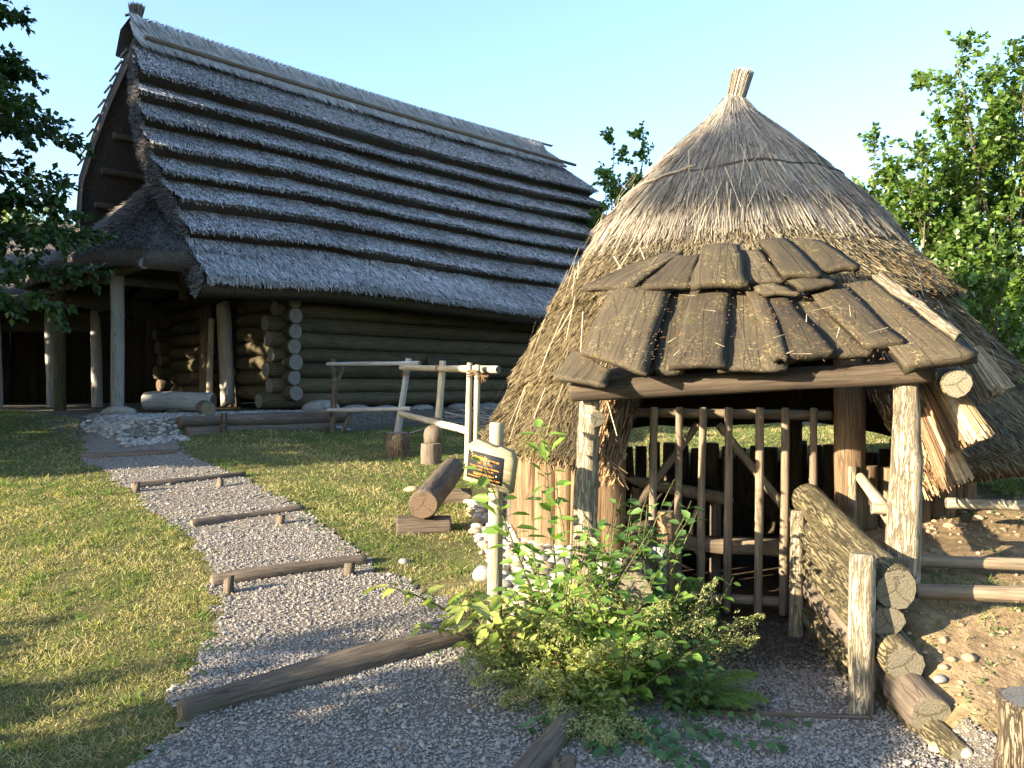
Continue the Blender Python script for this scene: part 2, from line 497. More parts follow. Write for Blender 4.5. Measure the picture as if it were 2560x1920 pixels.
def leaf_arrays(P, D, N, L, W, shape='oval'):
    """each leaf: folded blade of 4 triangles (6 verts)"""
    P = np.asarray(P, float); n = len(P)
    D = D / (np.linalg.norm(D, axis=1, keepdims=True) + 1e-9)
    S = np.cross(D, N); S /= (np.linalg.norm(S, axis=1, keepdims=True) + 1e-9)
    U = np.cross(S, D)
    L = np.broadcast_to(np.asarray(L, float), (n,)); W = np.broadcast_to(np.asarray(W, float), (n,))
    if shape == 'oval':
        tpl = [(0, 0, 0), (0.30, 0.48, 0.07), (0.68, 0.36, 0.03), (1.0, 0, -0.10), (0.68, -0.36, 0.03), (0.30, -0.48, 0.07)]
        F0 = [(0, 1, 2, 3), (0, 3, 4, 5)]
    elif shape == 'diamond':
        tpl = [(0, 0, 0), (0.42, 0.5, 0.08), (1.0, 0, -0.08), (0.42, -0.5, 0.08)]
        F0 = [(0, 1, 2), (0, 2, 3)]
    V = np.stack([P + D * (L * a)[:, None] + S * (W * b)[:, None] + U * (L * c)[:, None] for a, b, c in tpl], 1).reshape(-1, 3)
    m = len(tpl)
    base = (np.arange(n) * m)[:, None]
    F = np.concatenate([base + np.array(f) for f in F0], 0)
    return V, F, np.repeat(np.arange(n), m)

def tubes(polys, radii, sides=6):
    """many tapered tubes in one vertex/face set"""
    VV = []; FF = []; b = 0
    for pl, rd in zip(polys, radii):
        pl = np.asarray(pl, float); k = len(pl)
        T = np.gradient(pl, axis=0); T /= (np.linalg.norm(T, axis=1, keepdims=True) + 1e-9)
        ref = np.array([0.31, 0.23, 0.92]) if abs(T[0, 2]) < 0.9 else np.array([1.0, 0.1, 0.0])
        X = np.cross(T, ref); X /= (np.linalg.norm(X, axis=1, keepdims=True) + 1e-9)
        Y = np.cross(T, X)
        full = sides; sides_ = 3 if (k <= 4 and np.max(rd) < 0.012 and sides == 5) else full
        th = np.arange(sides_) * 2 * PI / sides_
        ring = pl[:, None, :] + np.asarray(rd)[:, None, None] * (np.cos(th)[None, :, None] * X[:, None, :] + np.sin(th)[None, :, None] * Y[:, None, :])
        VV.append(ring.reshape(-1, 3))
        m = sides_
        for i in range(k - 1):
            for j in range(m):
                a = b + i * m + j; c = b + i * m + (j + 1) % m
                FF.append((a, c, c + m, a + m))
        if m > 3:
            FF.append(tuple(b + j for j in range(m))[::-1])
            FF.append(tuple(b + (k - 1) * m + j for j in range(m)))
        b += k * m
    return np.concatenate(VV), FF

def unit(v): return v / (np.linalg.norm(v, axis=-1, keepdims=True) + 1e-9)

# ------------------------------------------------------------------ terrain
HC = np.array([-4.09, 15.0])                 # log-house corner on the ground
Wd = np.array([0.70, 0.714]); Wd = Wd / np.linalg.norm(Wd)      # along the long wall
Gd = np.array([-Wd[1], Wd[0]])               # along the gable, away to the left
HZ = 1.10                                    # house terrace level
PITC = np.array([1.90, 7.35]); PITR = 1.87   # smithy pit
XR = 1.86                                    # right cheek of the entrance

def left_cheek_x(y):
    return np.interp(y, [3.2, 3.75, 4.2, 5.5, 6.4], [0.05, 0.42, 0.62, 0.92, 0.95])

def pit_mask(x, y):
    dc = np.hypot(x - PITC[0], y - PITC[1])
    a = 1 - sstep(PITR - 0.10, PITR + 0.02, dc)
    xl = left_cheek_x(y)
    b = sstep(xl - 0.08, xl + 0.08, x) * (1 - sstep(XR - 0.02, XR + 0.14, x)) * (1 - sstep(6.4, 6.6, y)) * sstep(2.0, 2.4, y)
    return np.maximum(a, b)

def terr(x, y):
    x = np.asarray(x, float); y = np.asarray(y, float)
    zl = np.interp(y, [-80, 0, 3.7, 4.3, 6, 7.5, 9, 10.7, 12, 13.4, 16, 40, 90, 400], [-1.5, 0, 0, 0.08, 0.22, 0.38, 0.54, 0.68, 0.86, 1.08, 1.12, 1.3, 0.5, -8])
    zr = np.interp(y, [-80, 0, 3.7, 4.3, 6, 7.5, 9, 10.7, 12, 14, 18, 40, 90, 400], [-1.5, 0, 0, 0.08, 0.24, 0.38, 0.52, 0.63, 0.71, 0.79, 0.92, 1.2, 0.5, -8])
    k = sstep(-4.6, -2.6, x)
    z = zl * (1 - k) + zr * k
    # right-hand bank beside the smithy
    bk = np.interp(y, [2.6, 3.4, 3.9, 4.3, 5, 6, 8, 12], [0, 0.06, 0.22, 0.42, 0.60, 0.68, 0.74, 0.85])
    z = np.maximum(z, bk * sstep(1.72, 2.06, x))
    # pebble bank left of the smithy
    z = z + 0.16 * np.exp(-((x - 0.55) / 0.65) ** 2 - ((y - 5.75) / 0.75) ** 2)
    # house terrace
    q = (x - HC[0]) * -Gd[0] + (y - HC[1]) * -Gd[1]
    t = (x - HC[0]) * Wd[0] + (y - HC[1]) * Wd[1]
    wide = np.interp(t, [-3.2, -2.6, -0.05, 0.4, 14], [1.45, 1.50, 1.50, 0.55, 0.35])
    tm = (1 - sstep(0, 0.22, q - wide)) * sstep(-3.9, -3.0, t)
    z = z * (1 - tm) + np.maximum(z, HZ) * tm
    z = z + 0.018 * (fnoise(x * 1.7, y * 1.7, 5) - 0.5) * (np.abs(x) < 30)
    z = z + 0.05 * (fnoise(x * 4.5, y * 4.5, 6) - 0.5) * sstep(2.0, 2.3, x) * sstep(3.2, 3.8, y) * (1 - sstep(7, 9, y))
    pm = pit_mask(x, y)
    z = z * (1 - pm) + 0.0 * pm
    return z

def gz(x, y): return float(terr(np.array([x]), np.array([y]))[0])
def on(x, y, dz=0.0): return Vector((x, y, gz(x, y) + dz))

def ground_hit(u, v):
    r = ray(u, v)
    d = np.linspace(1.5, 60, 12000)
    z = CAMZ + r.z * d
    g = terr(r.x * d, d)
    i = int(np.argmax(z < g))
    return (r.x * d[i], d[i])

def inpoly(px, py, poly):
    poly = np.asarray(poly); x0, y0 = poly[:, 0], poly[:, 1]
    x1, y1 = np.roll(x0, -1), np.roll(y0, -1)
    c = np.zeros(len(px), bool)
    for a, b, cc, d in zip(x0, y0, x1, y1):
        if b == d: continue
        m = ((b > py) != (d > py)) & (px < (cc - a) * (py - b) / (d - b) + a)
        c ^= m
    return c

# outline of the gravel, read off the photograph and dropped on the ground
_px_left = [(450, 1800), (440, 1730), (515, 1650), (540, 1500), (505, 1400), (440, 1315), (330, 1232), (215, 1150), (212, 1090), (205, 1050)]
_px_right = [(445, 1085), (455, 1125), (565, 1180), (650, 1218), (750, 1268), (880, 1370), (940, 1425), (1060, 1475), (1150, 1535), (1170, 1600), (1190, 1650), (1375, 1740), (1440, 1790)]
PATH = [(-1.75, 1.0), (-1.55, 3.0)] + [ground_hit(u, v) for u, v in _px_left] + [(-7.2, 14.6), (-5.2, 13.4)] + [ground_hit(u, v) for u, v in _px_right] + \
       [(0.30, 3.95), (0.55, 4.15), (0.9, 5.6), (1.9, 5.5), (1.86, 4.1), (1.86, 3.8), (2.2, 3.3), (2.6, 2.6), (2.9, 1.0)]
PATH = np.array(PATH)

def on_path(x, y, jit=0.05):
    jx = (fnoise(x * 5, y * 5, 21) - 0.5) * jit * 4
    jy = (fnoise(x * 5, y * 5, 22) - 0.5) * jit * 4
    return inpoly(x + jx, y + jy, PATH)

def grid_axis(lo, hi, step, far, n):
    mid = np.arange(lo, hi + 1e-6, step)
    g = np.geomspace(step, far, n)
    return np.concatenate([lo - np.cumsum(g)[::-1], mid, hi + np.cumsum(g)])

gx = grid_axis(-9.5, 6.5, 0.075, 80, 26); gy = grid_axis(0.5, 16.0, 0.075, 80, 26)
GX, GY = np.meshgrid(gx, gy)
fx, fy = GX.ravel(), GY.ravel()
fzz = terr(fx, fy)
nx_, ny_ = len(gx), len(gy)
ii = (np.arange(ny_ - 1)[:, None] * nx_ + np.arange(nx_ - 1)[None, :]).ravel()
GF = np.stack([ii, ii + 1, ii + 1 + nx_, ii + nx_], 1)
# colours: turf soil, dry earth on the right bank, dark pit floor, terrace earth
dry = fnoise(fx * 0.9, fy * 0.9, 3)[:, None]
turf = (1 - dry) * np.array([0.060, 0.075, 0.022]) + dry * np.array([0.15, 0.125, 0.055])
bank = np.array([0.26, 0.185, 0.105]) * (0.8 + 0.4 * fnoise(fx * 4, fy * 4, 9)[:, None])
bm_ = (sstep(1.8, 2.1, fx) * sstep(2.2, 3.2, fy) * (1 - sstep(7.5, 9.5, fy)) * (1 - sstep(3.3, 5.0, fx)))[:, None]
gc = turf * (1 - bm_) + bank * bm_
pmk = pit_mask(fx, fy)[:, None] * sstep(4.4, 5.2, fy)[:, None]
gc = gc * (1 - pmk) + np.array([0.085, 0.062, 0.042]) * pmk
lb_ = np.exp(-((fx - 0.35) / 0.75) ** 2 - ((fy - 5.5) / 1.3) ** 2)[:, None]
gc = gc * (1 - 0.8 * lb_) + np.array([0.20, 0.165, 0.11]) * 0.8 * lb_
gq = (fx - HC[0]) * -Gd[0] + (fy - HC[1]) * -Gd[1]; gt = (fx - HC[0]) * Wd[0] + (fy - HC[1]) * Wd[1]
hm = ((gq < 1.5) & (gt > -3.8))[:, None] * 1.0
gc = gc * (1 - hm) + np.array([0.13, 0.115, 0.09]) * hm
far_m = sstep(30, 60, np.hypot(fx, fy))[:, None]
gc = gc * (1 - far_m) + np.array([0.07, 0.10, 0.03]) * far_m
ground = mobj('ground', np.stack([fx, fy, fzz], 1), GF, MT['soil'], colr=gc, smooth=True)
tag(ground, kind='structure')

# gravel bed: a sheet just above the ground
cs = 0.05
px_, py_ = np.meshgrid(np.arange(-9, 4, cs), np.arange(1.0, 15.2, cs))
PX, PY = px_.ravel(), py_.ravel()
keep = on_path(PX + cs / 2, PY + cs / 2)
PX, PY = PX[keep], PY[keep]
key = {}
PV = []; PF = []
for x, y in zip(PX, PY):
    f = []
    for dx, dy in ((0, 0), (cs, 0), (cs, cs), (0, cs)):
        k = (round((x + dx) / cs), round((y + dy) / cs))
        if k not in key:
            key[k] = len(PV); PV.append((k[0] * cs, k[1] * cs))
        f.append(key[k])
    PF.append(f)
PV = np.array(PV)
pz = terr(PV[:, 0], PV[:, 1]) + 0.006 + 0.008 * fnoise(PV[:, 0] * 9, PV[:, 1] * 9, 31)
pn = fnoise(PV[:, 0] * 1.2, PV[:, 1] * 1.2, 33)[:, None]
pcol = np.array([0.25, 0.22, 0.185]) * (0.75 + 0.45 * pn)
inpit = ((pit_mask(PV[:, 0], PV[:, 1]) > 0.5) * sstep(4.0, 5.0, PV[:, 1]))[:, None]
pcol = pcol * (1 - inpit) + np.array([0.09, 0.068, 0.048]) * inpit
MT['gravel_bed'] = mat_attr('gravel_bed', 0.95, 0.0, 0.6, 95.0, 1.0, 0.1, 110.0)
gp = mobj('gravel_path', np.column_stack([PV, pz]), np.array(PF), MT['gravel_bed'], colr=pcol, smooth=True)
tag(gp, kind='structure')

# loose gravel stones: real little lumps, denser close to the viewer
def gravel(n, ylo, yhi, size, seed):
    R = np.random.default_rng(seed)
    y = ylo + (yhi - ylo) * R.random(n)
    x = -8 + 11.5 * R.random(n)
    k = on_path(x, y, 0.08) & (np.abs(x) < 0.72 * y + 0.3) & (R.random(n) < 0.35 + 1.1 * fnoise(x * 2.3, y * 2.3, 77))
    return x[k], y[k], size * np.exp(R.normal(0, 0.35, k.sum()))
gs = [gravel(190000, 2.6, 4.6, 0.0068, 1), gravel(140000, 4.4, 7.0, 0.0075, 2), gravel(110000, 6.8, 14.2, 0.0095, 3), gravel(3500, 2.7, 9, 0.014, 4)]
sx_, sy_, ss_ = (np.concatenate(a) for a in zip(*gs))
n_ = len(sx_)
szz = terr(sx_, sy_) + 0.012 + ss_ * 0.1
octa = np.array([(1, 0, 0), (0, 1, 0), (-1, 0, 0), (0, -1, 0), (0, 0, 1), (0, 0, -1)], float)
OF = np.array([(0, 1, 4), (1, 2, 4), (2, 3, 4), (3, 0, 4)])
jit = rng.uniform(0.55, 1.15, (n_, 5, 3)) * octa[None, :5] + rng.normal(0, 0.22, (n_, 5, 3))
ang = rng.uniform(0, 2 * PI, n_)
ca, sa = np.cos(ang), np.sin(ang)
jx = jit[..., 0] * ca[:, None] - jit[..., 1] * sa[:, None]; jy = jit[..., 0] * sa[:, None] + jit[..., 1] * ca[:, None]
SV = np.stack([sx_[:, None] + jx * ss_[:, None], sy_[:, None] + jy * ss_[:, None], szz[:, None] + jit[..., 2] * ss_[:, None] * 0.75], -1).reshape(-1, 3)
SF = ((np.arange(n_) * 5)[:, None, None] + OF[None]).reshape(-1, 3)
tone = rng.uniform(0.7, 1.15, n_)[:, None]; warm = rng.random(n_)[:, None]
sc_ = (np.array([0.27, 0.255, 0.24]) * (1 - warm) + np.array([0.38, 0.325, 0.255]) * warm) * tone
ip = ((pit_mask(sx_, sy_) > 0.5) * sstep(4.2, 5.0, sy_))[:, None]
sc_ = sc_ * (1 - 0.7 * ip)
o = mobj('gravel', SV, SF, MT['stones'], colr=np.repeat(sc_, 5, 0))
tag(o, 'loose grey gravel lying over the stepped path', 'gravel', kind='stuff')

# ------------------------------------------------------------------ the log house
E0 = np.array([-4.89, 12.9]); HWID = 3.2; ZE = 3.18; ZR = 8.14
SL = math.hypot(HWID, ZR - ZE)
UPN = np.array([HWID * Gd[0], HWID * Gd[1], ZR - ZE]) / SL          # up the near slope
NRN = np.array([-(ZR - ZE) * Gd[0], -(ZR - ZE) * Gd[1], HWID]) / SL   # outward normal, near slope
UPF = np.array([-HWID * Gd[0], -HWID * Gd[1], ZR - ZE]) / SL
NRF = np.array([(ZR - ZE) * Gd[0], (ZR - ZE) * Gd[1], HWID]) / SL
W3 = np.array([Wd[0], Wd[1], 0.0]); G3 = np.array([Gd[0], Gd[1], 0.0]); N3 = -G3

def lmin(s): return np.interp(s, [0, 0.25, 0.35, 0.5, 0.65, 0.78, 1], [0.0, 0.0, -0.1, -0.2, -0.12, 0.0, 0.27])
def lmax(s): return np.interp(s, [0, 0.7, 0.8, 0.9, 1], [13.3, 12.8, 12.6, 12.2, 11.5])
def roofpt(l, s, off, side=1):
    l = np.asarray(l, float)[..., None]; s = np.asarray(s, float)[..., None]; off = np.asarray(off, float)[..., None]
    base = np.array([E0[0], E0[1], ZE])
    sag = 0.10 * np.sin(PI * np.clip(l / 12.5, 0, 1)) * s + 0.10 * (1 - np.clip(l / 2.5, 0, 1)) * (1 - s)
    sag = sag + 0.16 * np.clip((l - 2.5) / 5, 0, 1) * (1 - s)
    kick = 0.10 * (1 - s) ** 3
    if side == 1:
        p = base + l * W3 + s * HWID * G3 + s * (ZR - ZE) * np.array([0, 0, 1.0]) + off * NRN + kick * NRN
    else:
        p = base + l * W3 + (2 - s) * HWID * G3 + s * (ZR - ZE) * np.array([0, 0, 1.0]) + off * NRF + kick * NRF
    return p - sag * np.array([0, 0, 1.0])

def loc3(k, p, z):
    """point k metres along the gable, p metres out in front of the gable wall"""
    return Vector((HC[0] + k * Gd[0] - p * Wd[0], HC[1] + k * Gd[1] - p * Wd[1], z))

house = thing('log_house', loc3(0, 0, HZ), 'big log house with steep grey stepped thatch roof behind the lawn', 'house')

# thatch colours
def tcol(n, seed, lo, hi, p=1.0):
    R = np.random.default_rng(seed)
    t = R.random(n)[:, None] ** p
    return np.array(lo) * (1 - t) + np.array(hi) * t
TH_LO, TH_HI = (0.19, 0.19, 0.20), (0.64, 0.635, 0.645)

w = Nodes('thatch_core')
tcv = w.n('TexCoord').outputs['Object']
nz = w.noise(tcv, 38.0, 4, 0.7); nb = w.noise(tcv, 3.0, 3, 0.6)
c_ = w.ramp(nz, [(0.3, (0.045, 0.04, 0.038)), (0.7, (0.17, 0.155, 0.145))])
c_ = w.mix(w.ramp(nb, [(0.45, (0, 0, 0)), (0.75, (0.6, 0.6, 0.6))]), c_, (0.12, 0.075, 0.045))
MT['thatch_core'] = w.out(c_, 0.95, w.bump(nz, 0.9, 0.03), 0.1)

# roof core: both slopes, thick, open gable front
ns, nl = 22, 60
SS = np.linspace(0, 1, ns + 1)
V = []; F = []
def sheet(side, off, flip):
    b = len(V)
    for s in SS:
        for j in range(nl + 1):
            l = lmin(s) + 0.03 + (lmax(s) - lmin(s) - 0.06) * j / nl
            V.append(tuple(roofpt(l, s, off, side)))
    for i in range(ns):
        for j in range(nl):
            a = b + i * (nl + 1) + j
            q = (a, a + 1, a + nl + 2, a + nl + 1)
            F.append(q if not flip else q[::-1])
    return b
TH = 0.30
for side in (1, -1):
    b0 = sheet(side, 0.0, side == -1); b1 = sheet(side, -TH, side == 1)
    for i in range(ns):
        for j0 in (0, nl):
            a = b0 + i * (nl + 1) + j0; c = b1 + i * (nl + 1) + j0
            F.append((a, a + nl + 1, c + nl + 1, c))
    for j in range(nl):
        F.append((b0 + j, b1 + j, b1 + j + 1, b0 + j + 1))
roof = mobj('roof', V, F, MT['thatch_core'], house, smooth=False)
roof['label'] = 'steep grey thatch roof laid in stepped courses'

# stepped courses on the near slope
STEPS = [0.0, 0.155, 0.262, 0.365, 0.456, 0.566, 0.667, 0.752, 0.925]
AMP = [0.24, 0.25, 0.27, 0.25, 0.27, 0.25, 0.26, 0.28]
def course_off(i, l, s):
    s0, s1 = STEPS[i], STEPS[i + 1]
    t = np.clip((s1 - s) / (s1 - s0), 0, 1)
    return 0.035 + AMP[i] * t ** 1.2 + 0.07 * (fnoise(l * 0.8, s * 3 + i * 7, 40 + i) - 0.5) + 0.03 * (fnoise(l * 3.5, s * 14 + i * 7, 43 + i) - 0.5)
NLC = 110
for i in range(8):
    s0, s1 = STEPS[i], STEPS[i + 1]
    V = []; F = []
    rows = []
    lj = np.linspace(0, 1, NLC + 1)
    wav = 0.034 * (fnoise(lj * 10, lj * 0 + i, 60 + i) - 0.5) + 0.006 * (vnoise(lj * 70, lj * 0 + i, 66 + i) - 0.5)
    for kk, t in enumerate([1.02, 0.7, 0.4, 0.15, 0.0]):
        s = s0 + (s1 - s0) * t + (wav if kk > 1 else 0 * wav)
        l = lmin(s) + (lmax(s) - lmin(s)) * lj
        rows.append(roofpt(l, s, course_off(i, l, s)))
    s = s0 + wav
    l = lmin(s) + (lmax(s) - lmin(s)) * lj
    rows.append(roofpt(l, s + 0.004, course_off(i, l, s) * 0.72))
    rows.append(roofpt(l, s + 0.012, 0.0 * l - 0.02))
    V = np.concatenate(rows)
    for a in range(len(rows) - 1):
        for j in range(NLC):
            q = a * (NLC + 1) + j
            F.append((q, q + NLC + 1, q + NLC + 2, q + 1))
    mobj('thatch_course', V, F, MT['thatch_core'], roof, smooth=False)

# reed ends lying on every course (uncountable)
R = np.random.default_rng(11)
P_, D_, N_, L_, W_, C_ = [], [], [], [], [], []
for i in range(8):
    s0, s1 = STEPS[i], STEPS[i + 1]
    n = int(155000 * (s1 - s0))
    s = s0 + (s1 - s0) * R.random(n); 
    l = lmin(s) - 0.02 + (lmax(s) - lmin(s) + 0.04) * R.random(n)
    off = course_off(i, l, s)
    tilt = R.uniform(0.02, 0.62, n)[:, None] * (0.8 if i == 0 else 1)
    d = -UPN * np.cos(tilt) + NRN * np.sin(tilt) + W3 * R.normal(0, 0.30, n)[:, None]
    P_.append(roofpt(l, s, off + (0.008 if i else 0.022))); D_.append(d); N_.append(np.tile(NRN, (n, 1)) + R.normal(0, 0.5, (n, 3)))
    L_.append(R.uniform(0.035, 0.10, n) * (1.9 if i == 0 else 1)); W_.append(R.uniform(0.010, 0.018, n))
    patch = fnoise(l * 1.1, s * 9, 70)[:, None]
    C_.append(tcol(n, 80 + i, TH_LO, TH_HI, 1.4) * (0.55 + 0.85 * patch))
    # ragged lip
    n = 2600 if i else 6000
    s = s0 + 0.012 * R.random(n) + (0.0 if i else -0.01); l = lmin(s) + (lmax(s) - lmin(s)) * R.random(n)
    P_.append(roofpt(l, s, course_off(i, l, s) - (0.06 if i else 0.10) * R.random(n))); tilt = R.normal(0.0, 0.2, n)[:, None]
    D_.append(-UPN * np.cos(tilt) + NRN * np.sin(tilt) + W3 * R.normal(0, 0.2, n)[:, None]); N_.append(np.tile(NRN, (n, 1)))
    L_.append(R.uniform(0.025, 0.08, n) * (1.0 if i else 1.6)); W_.append(R.uniform(0.01, 0.018, n)); C_.append(tcol(n, 90 + i, TH_LO, TH_HI, 1.0))
# front edge of the slope: cut reed butts
n = 9000
s = R.random(n) * 0.92; off = R.uniform(-TH, 0.10, n); l = lmin(s) + 0.0 * s
P_.append(roofpt(l + 0.04, s, off)); D_.append(-W3 * 1.0 - UPN * 0.5 + R.normal(0, 0.35, (n, 3))); N_.append(R.normal(0, 1, (n, 3)))
L_.append(R.uniform(0.05, 0.11, n)); W_.append(R.uniform(0.01, 0.016, n)); C_.append(tcol(n, 99, (0.11, 0.10, 0.10), (0.40, 0.375, 0.36), 1.2))
V, F, own = strands(np.concatenate(P_), np.concatenate(D_), np.concatenate(N_), np.concatenate(L_), np.concatenate(W_))
tag(mobj('reed_ends', V, F, MT['straw'], roof, colr=np.concatenate(C_)[own]), kind='stuff')

# ridge cap: a saddle of long pale straw, thicker, over both slopes
V = []; F = []
prof = [(1, 0.905, 0.13), (1, 0.905, 0.19), (1, 0.95, 0.20), (1, 0.985, 0.20), (0, 1.0, 0.24), (-1, 0.985, 0.20), (-1, 0.95, 0.2), (-1, 0.905, 0.19), (-1, 0.905, 0.1)]
NC = 60
for a, (sd, s, off) in enumerate(prof):
    for j in range(NC + 1):
        l0, l1 = 0.10 + 0.1 * (1 - abs(sd)), float(lmax(0.92)) - 0.05 - 0.75 * (s > 0.94) - 0.2 * (sd == 0)
        l = l0 + (l1 - l0) * j / NC
        o_ = off + 0.02 * (vnoise(l * 3.1, a * 1.7, 44) - 0.5)
        if sd == 0: p = 0.5 * (roofpt(l, 1.0, o_, 1) + roofpt(l, 1.0, o_, -1)) + np.array([0, 0, 0.12])
        else: p = roofpt(l, s, o_, sd)
        V.append(p)
for a in range(len(prof) - 1):
    for j in range(NC):
        q = a * (NC + 1) + j
        F.append((q, q + 1, q + NC + 2, q + NC + 1))
cap = mobj('ridge_cap', np.array(V), F, MT['thatch_core'], house, smooth=True)
n = 15000
R = np.random.default_rng(12)
l = 0.1 + 11.7 * R.random(n); s = 0.93 + 0.075 * R.random(n)
l = np.minimum(l, 11.95 - np.clip((s - 0.93) * 12, 0, 0.8))
P = roofpt(l, np.minimum(s, 1.0), np.full(n, 0.205)) + np.array([0, 0, 1.0]) * np.clip(s - 0.985, 0, 1)[:, None] * 7
D = -UPN + W3 * 0.28 + R.normal(0, 0.05, (n, 3)) + NRN * R.uniform(0, 0.06, n)[:, None]
V, F, own = strands(P, D, np.tile(NRN, (n, 1)) + R.normal(0, 0.3, (n, 3)), R.uniform(0.15, 0.36, n), R.uniform(0.008, 0.015, n))
tag(mobj('ridge_straw', V, F, MT['straw'], cap, colr=tcol(n, 13, (0.24, 0.235, 0.235), (0.66, 0.64, 0.61))[own]), kind='stuff')
# braided knots along the very top
kn = rock_mesh('ridge_knot', 0.075, 0.05, 0.035, MT['thatch_core'], 5, 1, 0.2)
KV = []; KF = []
co = np.array([v.co[:] for v in kn.vertices]); fa = np.array([p.vertices[:] for p in kn.polygons])
for j in range(118):
    l = 0.16 + j * 0.1
    p = 0.5 * (roofpt(l, 1.0, 0.24, 1) + roofpt(l, 1.0, 0.24, -1)) + np.array([0, 0, 0.135])
    KF.append(fa + len(co) * j); KV.append(p + np.outer(co[:, 0], W3 * 0.9 + np.array([0, 0, 0.35])) + np.outer(co[:, 1], G3) + np.outer(co[:, 2], [0, 0, 1.0]))
bpy.data.meshes.remove(kn)
tag(mobj('ridge_braid', np.concatenate(KV), np.concatenate(KF), MT['thatch_core'], house), kind='stuff')
log('ridge_pole', Vector(roofpt(0.28, 0.925, 0.25)), Vector(roofpt(12.35, 0.915, 0.25)), 0.05, 0.045, 'old_log', 'end_grey', house, segs=20, bend=0.004, sides=8)
log('ridge_pole', Vector(roofpt(0.5, 0.925, 0.25, -1)), Vector(roofpt(12.2, 0.915, 0.25, -1)), 0.05, 0.045, 'old_log', 'end_grey', house, segs=12, sides=8)
# straw finial on the gable peak
pk = 0.5 * (roofpt(0.30, 1.0, 0.2, 1) + roofpt(0.30, 1.0, 0.2, -1)) + np.array([0, 0, 0.1])
n = 900
R = np.random.default_rng(14)
a = R.uniform(0, 2 * PI, n); rr = np.sqrt(R.random(n))
rb = np.stack([np.cos(a) * rr, np.sin(a) * rr, 0 * a], 1)
P = pk + rb * 0.07 + np.array([0, 0, -0.10]); D = np.tile([0.03, 0, 1.0], (n, 1)) + rb * 0.2 + R.normal(0, 0.05, (n, 3))
V, F, own = strands(P, D, R.normal(0, 1, (n, 3)), R.uniform(0.30, 0.40, n), 0.013, 2)
fin = mobj('finial', V, F, MT['straw'], house, colr=tcol(n, 15, (0.09, 0.08, 0.075), (0.28, 0.25, 0.22))[own])
fin['label'] = 'upright straw tuft on the gable peak'

# short rods pegged along the two gable edges
for sd, ss in ((-1, [0.94, 0.9, 0.86, 0.82, 0.77, 0.72, 0.67, 0.61, 0.57]), (1, [0.93, 0.89, 0.86, 0.82])):
    for s in ss:
        p = roofpt(lmin(s) + 0.0, s, -0.06, sd)
        dd = (UPF if sd < 0 else UPN) * -0.20
        q = p + dd - W3 * 0.05 + (NRF if sd < 0 else NRN) * 0.12
        log('edge_rod', Vector(p + np.array([0, 0, 0.02])), Vector(q), 0.022, 0.018, 'grey_pole', 'end_grey', house, segs=2, sides=6)
# purlins under the far slope + inner rafters, seen in the open gable
for s in (0.80, 0.68, 0.56, 0.44, 0.32, 0.2):
    for sd in (-1, 1):
        log('purlin', Vector(roofpt(lmin(s) + 0.25, s, -TH - 0.06, sd)), Vector(roofpt(lmin(s) + 5.0, s, -TH - 0.06, sd)), 0.07, 0.06, 'old_log', 'end_grey', house, segs=4, sides=8)
for l_ in (1.2,):
    for sd in (-1, 1):
        log('rafter', Vector(roofpt(l_, 0.05, -TH - 0.2, sd)), Vector(roofpt(l_, 0.97, -TH - 0.2, sd)), 0.09, 0.07, 'old_log', 'end', house, segs=6, sides=8)
log('tie_beam', loc3(-0.3, 0.25, 3.35), loc3(5.1, 0.25, 3.35), 0.11, 0.10, 'dark_wood', 'end', house)
log('king_post', loc3(2.0, 1.0, 3.2), loc3(2.25, 1.0, 7.6), 0.09, 0.08, 'old_log', 'end', house, sides=8)
# boarded inner gable
gv = [loc3(-0.1, 0.0, 3.1), loc3(4.9, 0.0, 3.1), loc3(2.4, 0.0, 7.7)]
gv = gv + [p + Vector((Wd[0], Wd[1], 0)) * 0.05 for p in gv]
mobj('gable_wall', [tuple(p) for p in gv], [(0, 1, 2), (5, 4, 3), (0, 3, 4, 1), (1, 4, 5, 2), (2, 5, 3, 0)], MT['dark_wood'], house)

# log walls -----------------------------------------------------------------
WW = 4.75; LW = 11.0; LR = 0.15; LH = 0.276
def wallp(t, k, z):
    return Vector((HC[0] + t * Wd[0] + k * Gd[0], HC[1] + t * Wd[1] + k * Gd[1], z))
R = np.random.default_rng(20)
for i in range(8):
    z = HZ + 0.20 + i * LH
    r = LR * R.uniform(0.95, 1.06)
    pr = 0.36 + R.normal(0, 0.05) + (0.12 if i == 0 else 0)
    # long wall (near), far wall, gable logs half a course up, back
    log('wall_log', wallp(-pr, 0, z), wallp(LW + 0.3, 0, z), r, r * 0.93, 'wall_log', 'end_grey', house, segs=14, bend=0.002, sides=12)
    log('wall_log', wallp(-pr, WW, z), wallp(LW + 0.3, WW, z), r, r * 0.93, 'wall_log', 'end_dark', house, segs=6)
    z2 = z + LH * 0.5; r = LR * R.uniform(0.95, 1.06)
    pr = 0.34 + R.normal(0, 0.05)
    if i < 7 or True:
        kd0, kd1 = 1.62, 2.62                      # door slot
        log('wall_log', wallp(0, -pr, z2), wallp(0, kd0, z2), r, r * 0.97, 'wall_log', 'end_grey', house, segs=5)
        log('wall_log', wallp(0, kd1, z2), wallp(0, WW + pr, z2), r, r * 0.95, 'wall_log', 'end_dark', house, segs=5)
        log('wall_log', wallp(LW, -pr, z2), wallp(LW, WW + pr, z2), r, r, 'wall_log', 'end_grey', house, segs=4)
# blind opening high in the long wall
ob = wallp(3.55, -0.135, 2.02)
board('vent_shutter', wallp(3.15, -0.14, 2.06), wallp(4.0, -0.14, 2.06), 0.20, 0.05, (-Gd[0], -Gd[1], 0), 'dark_wood', house)
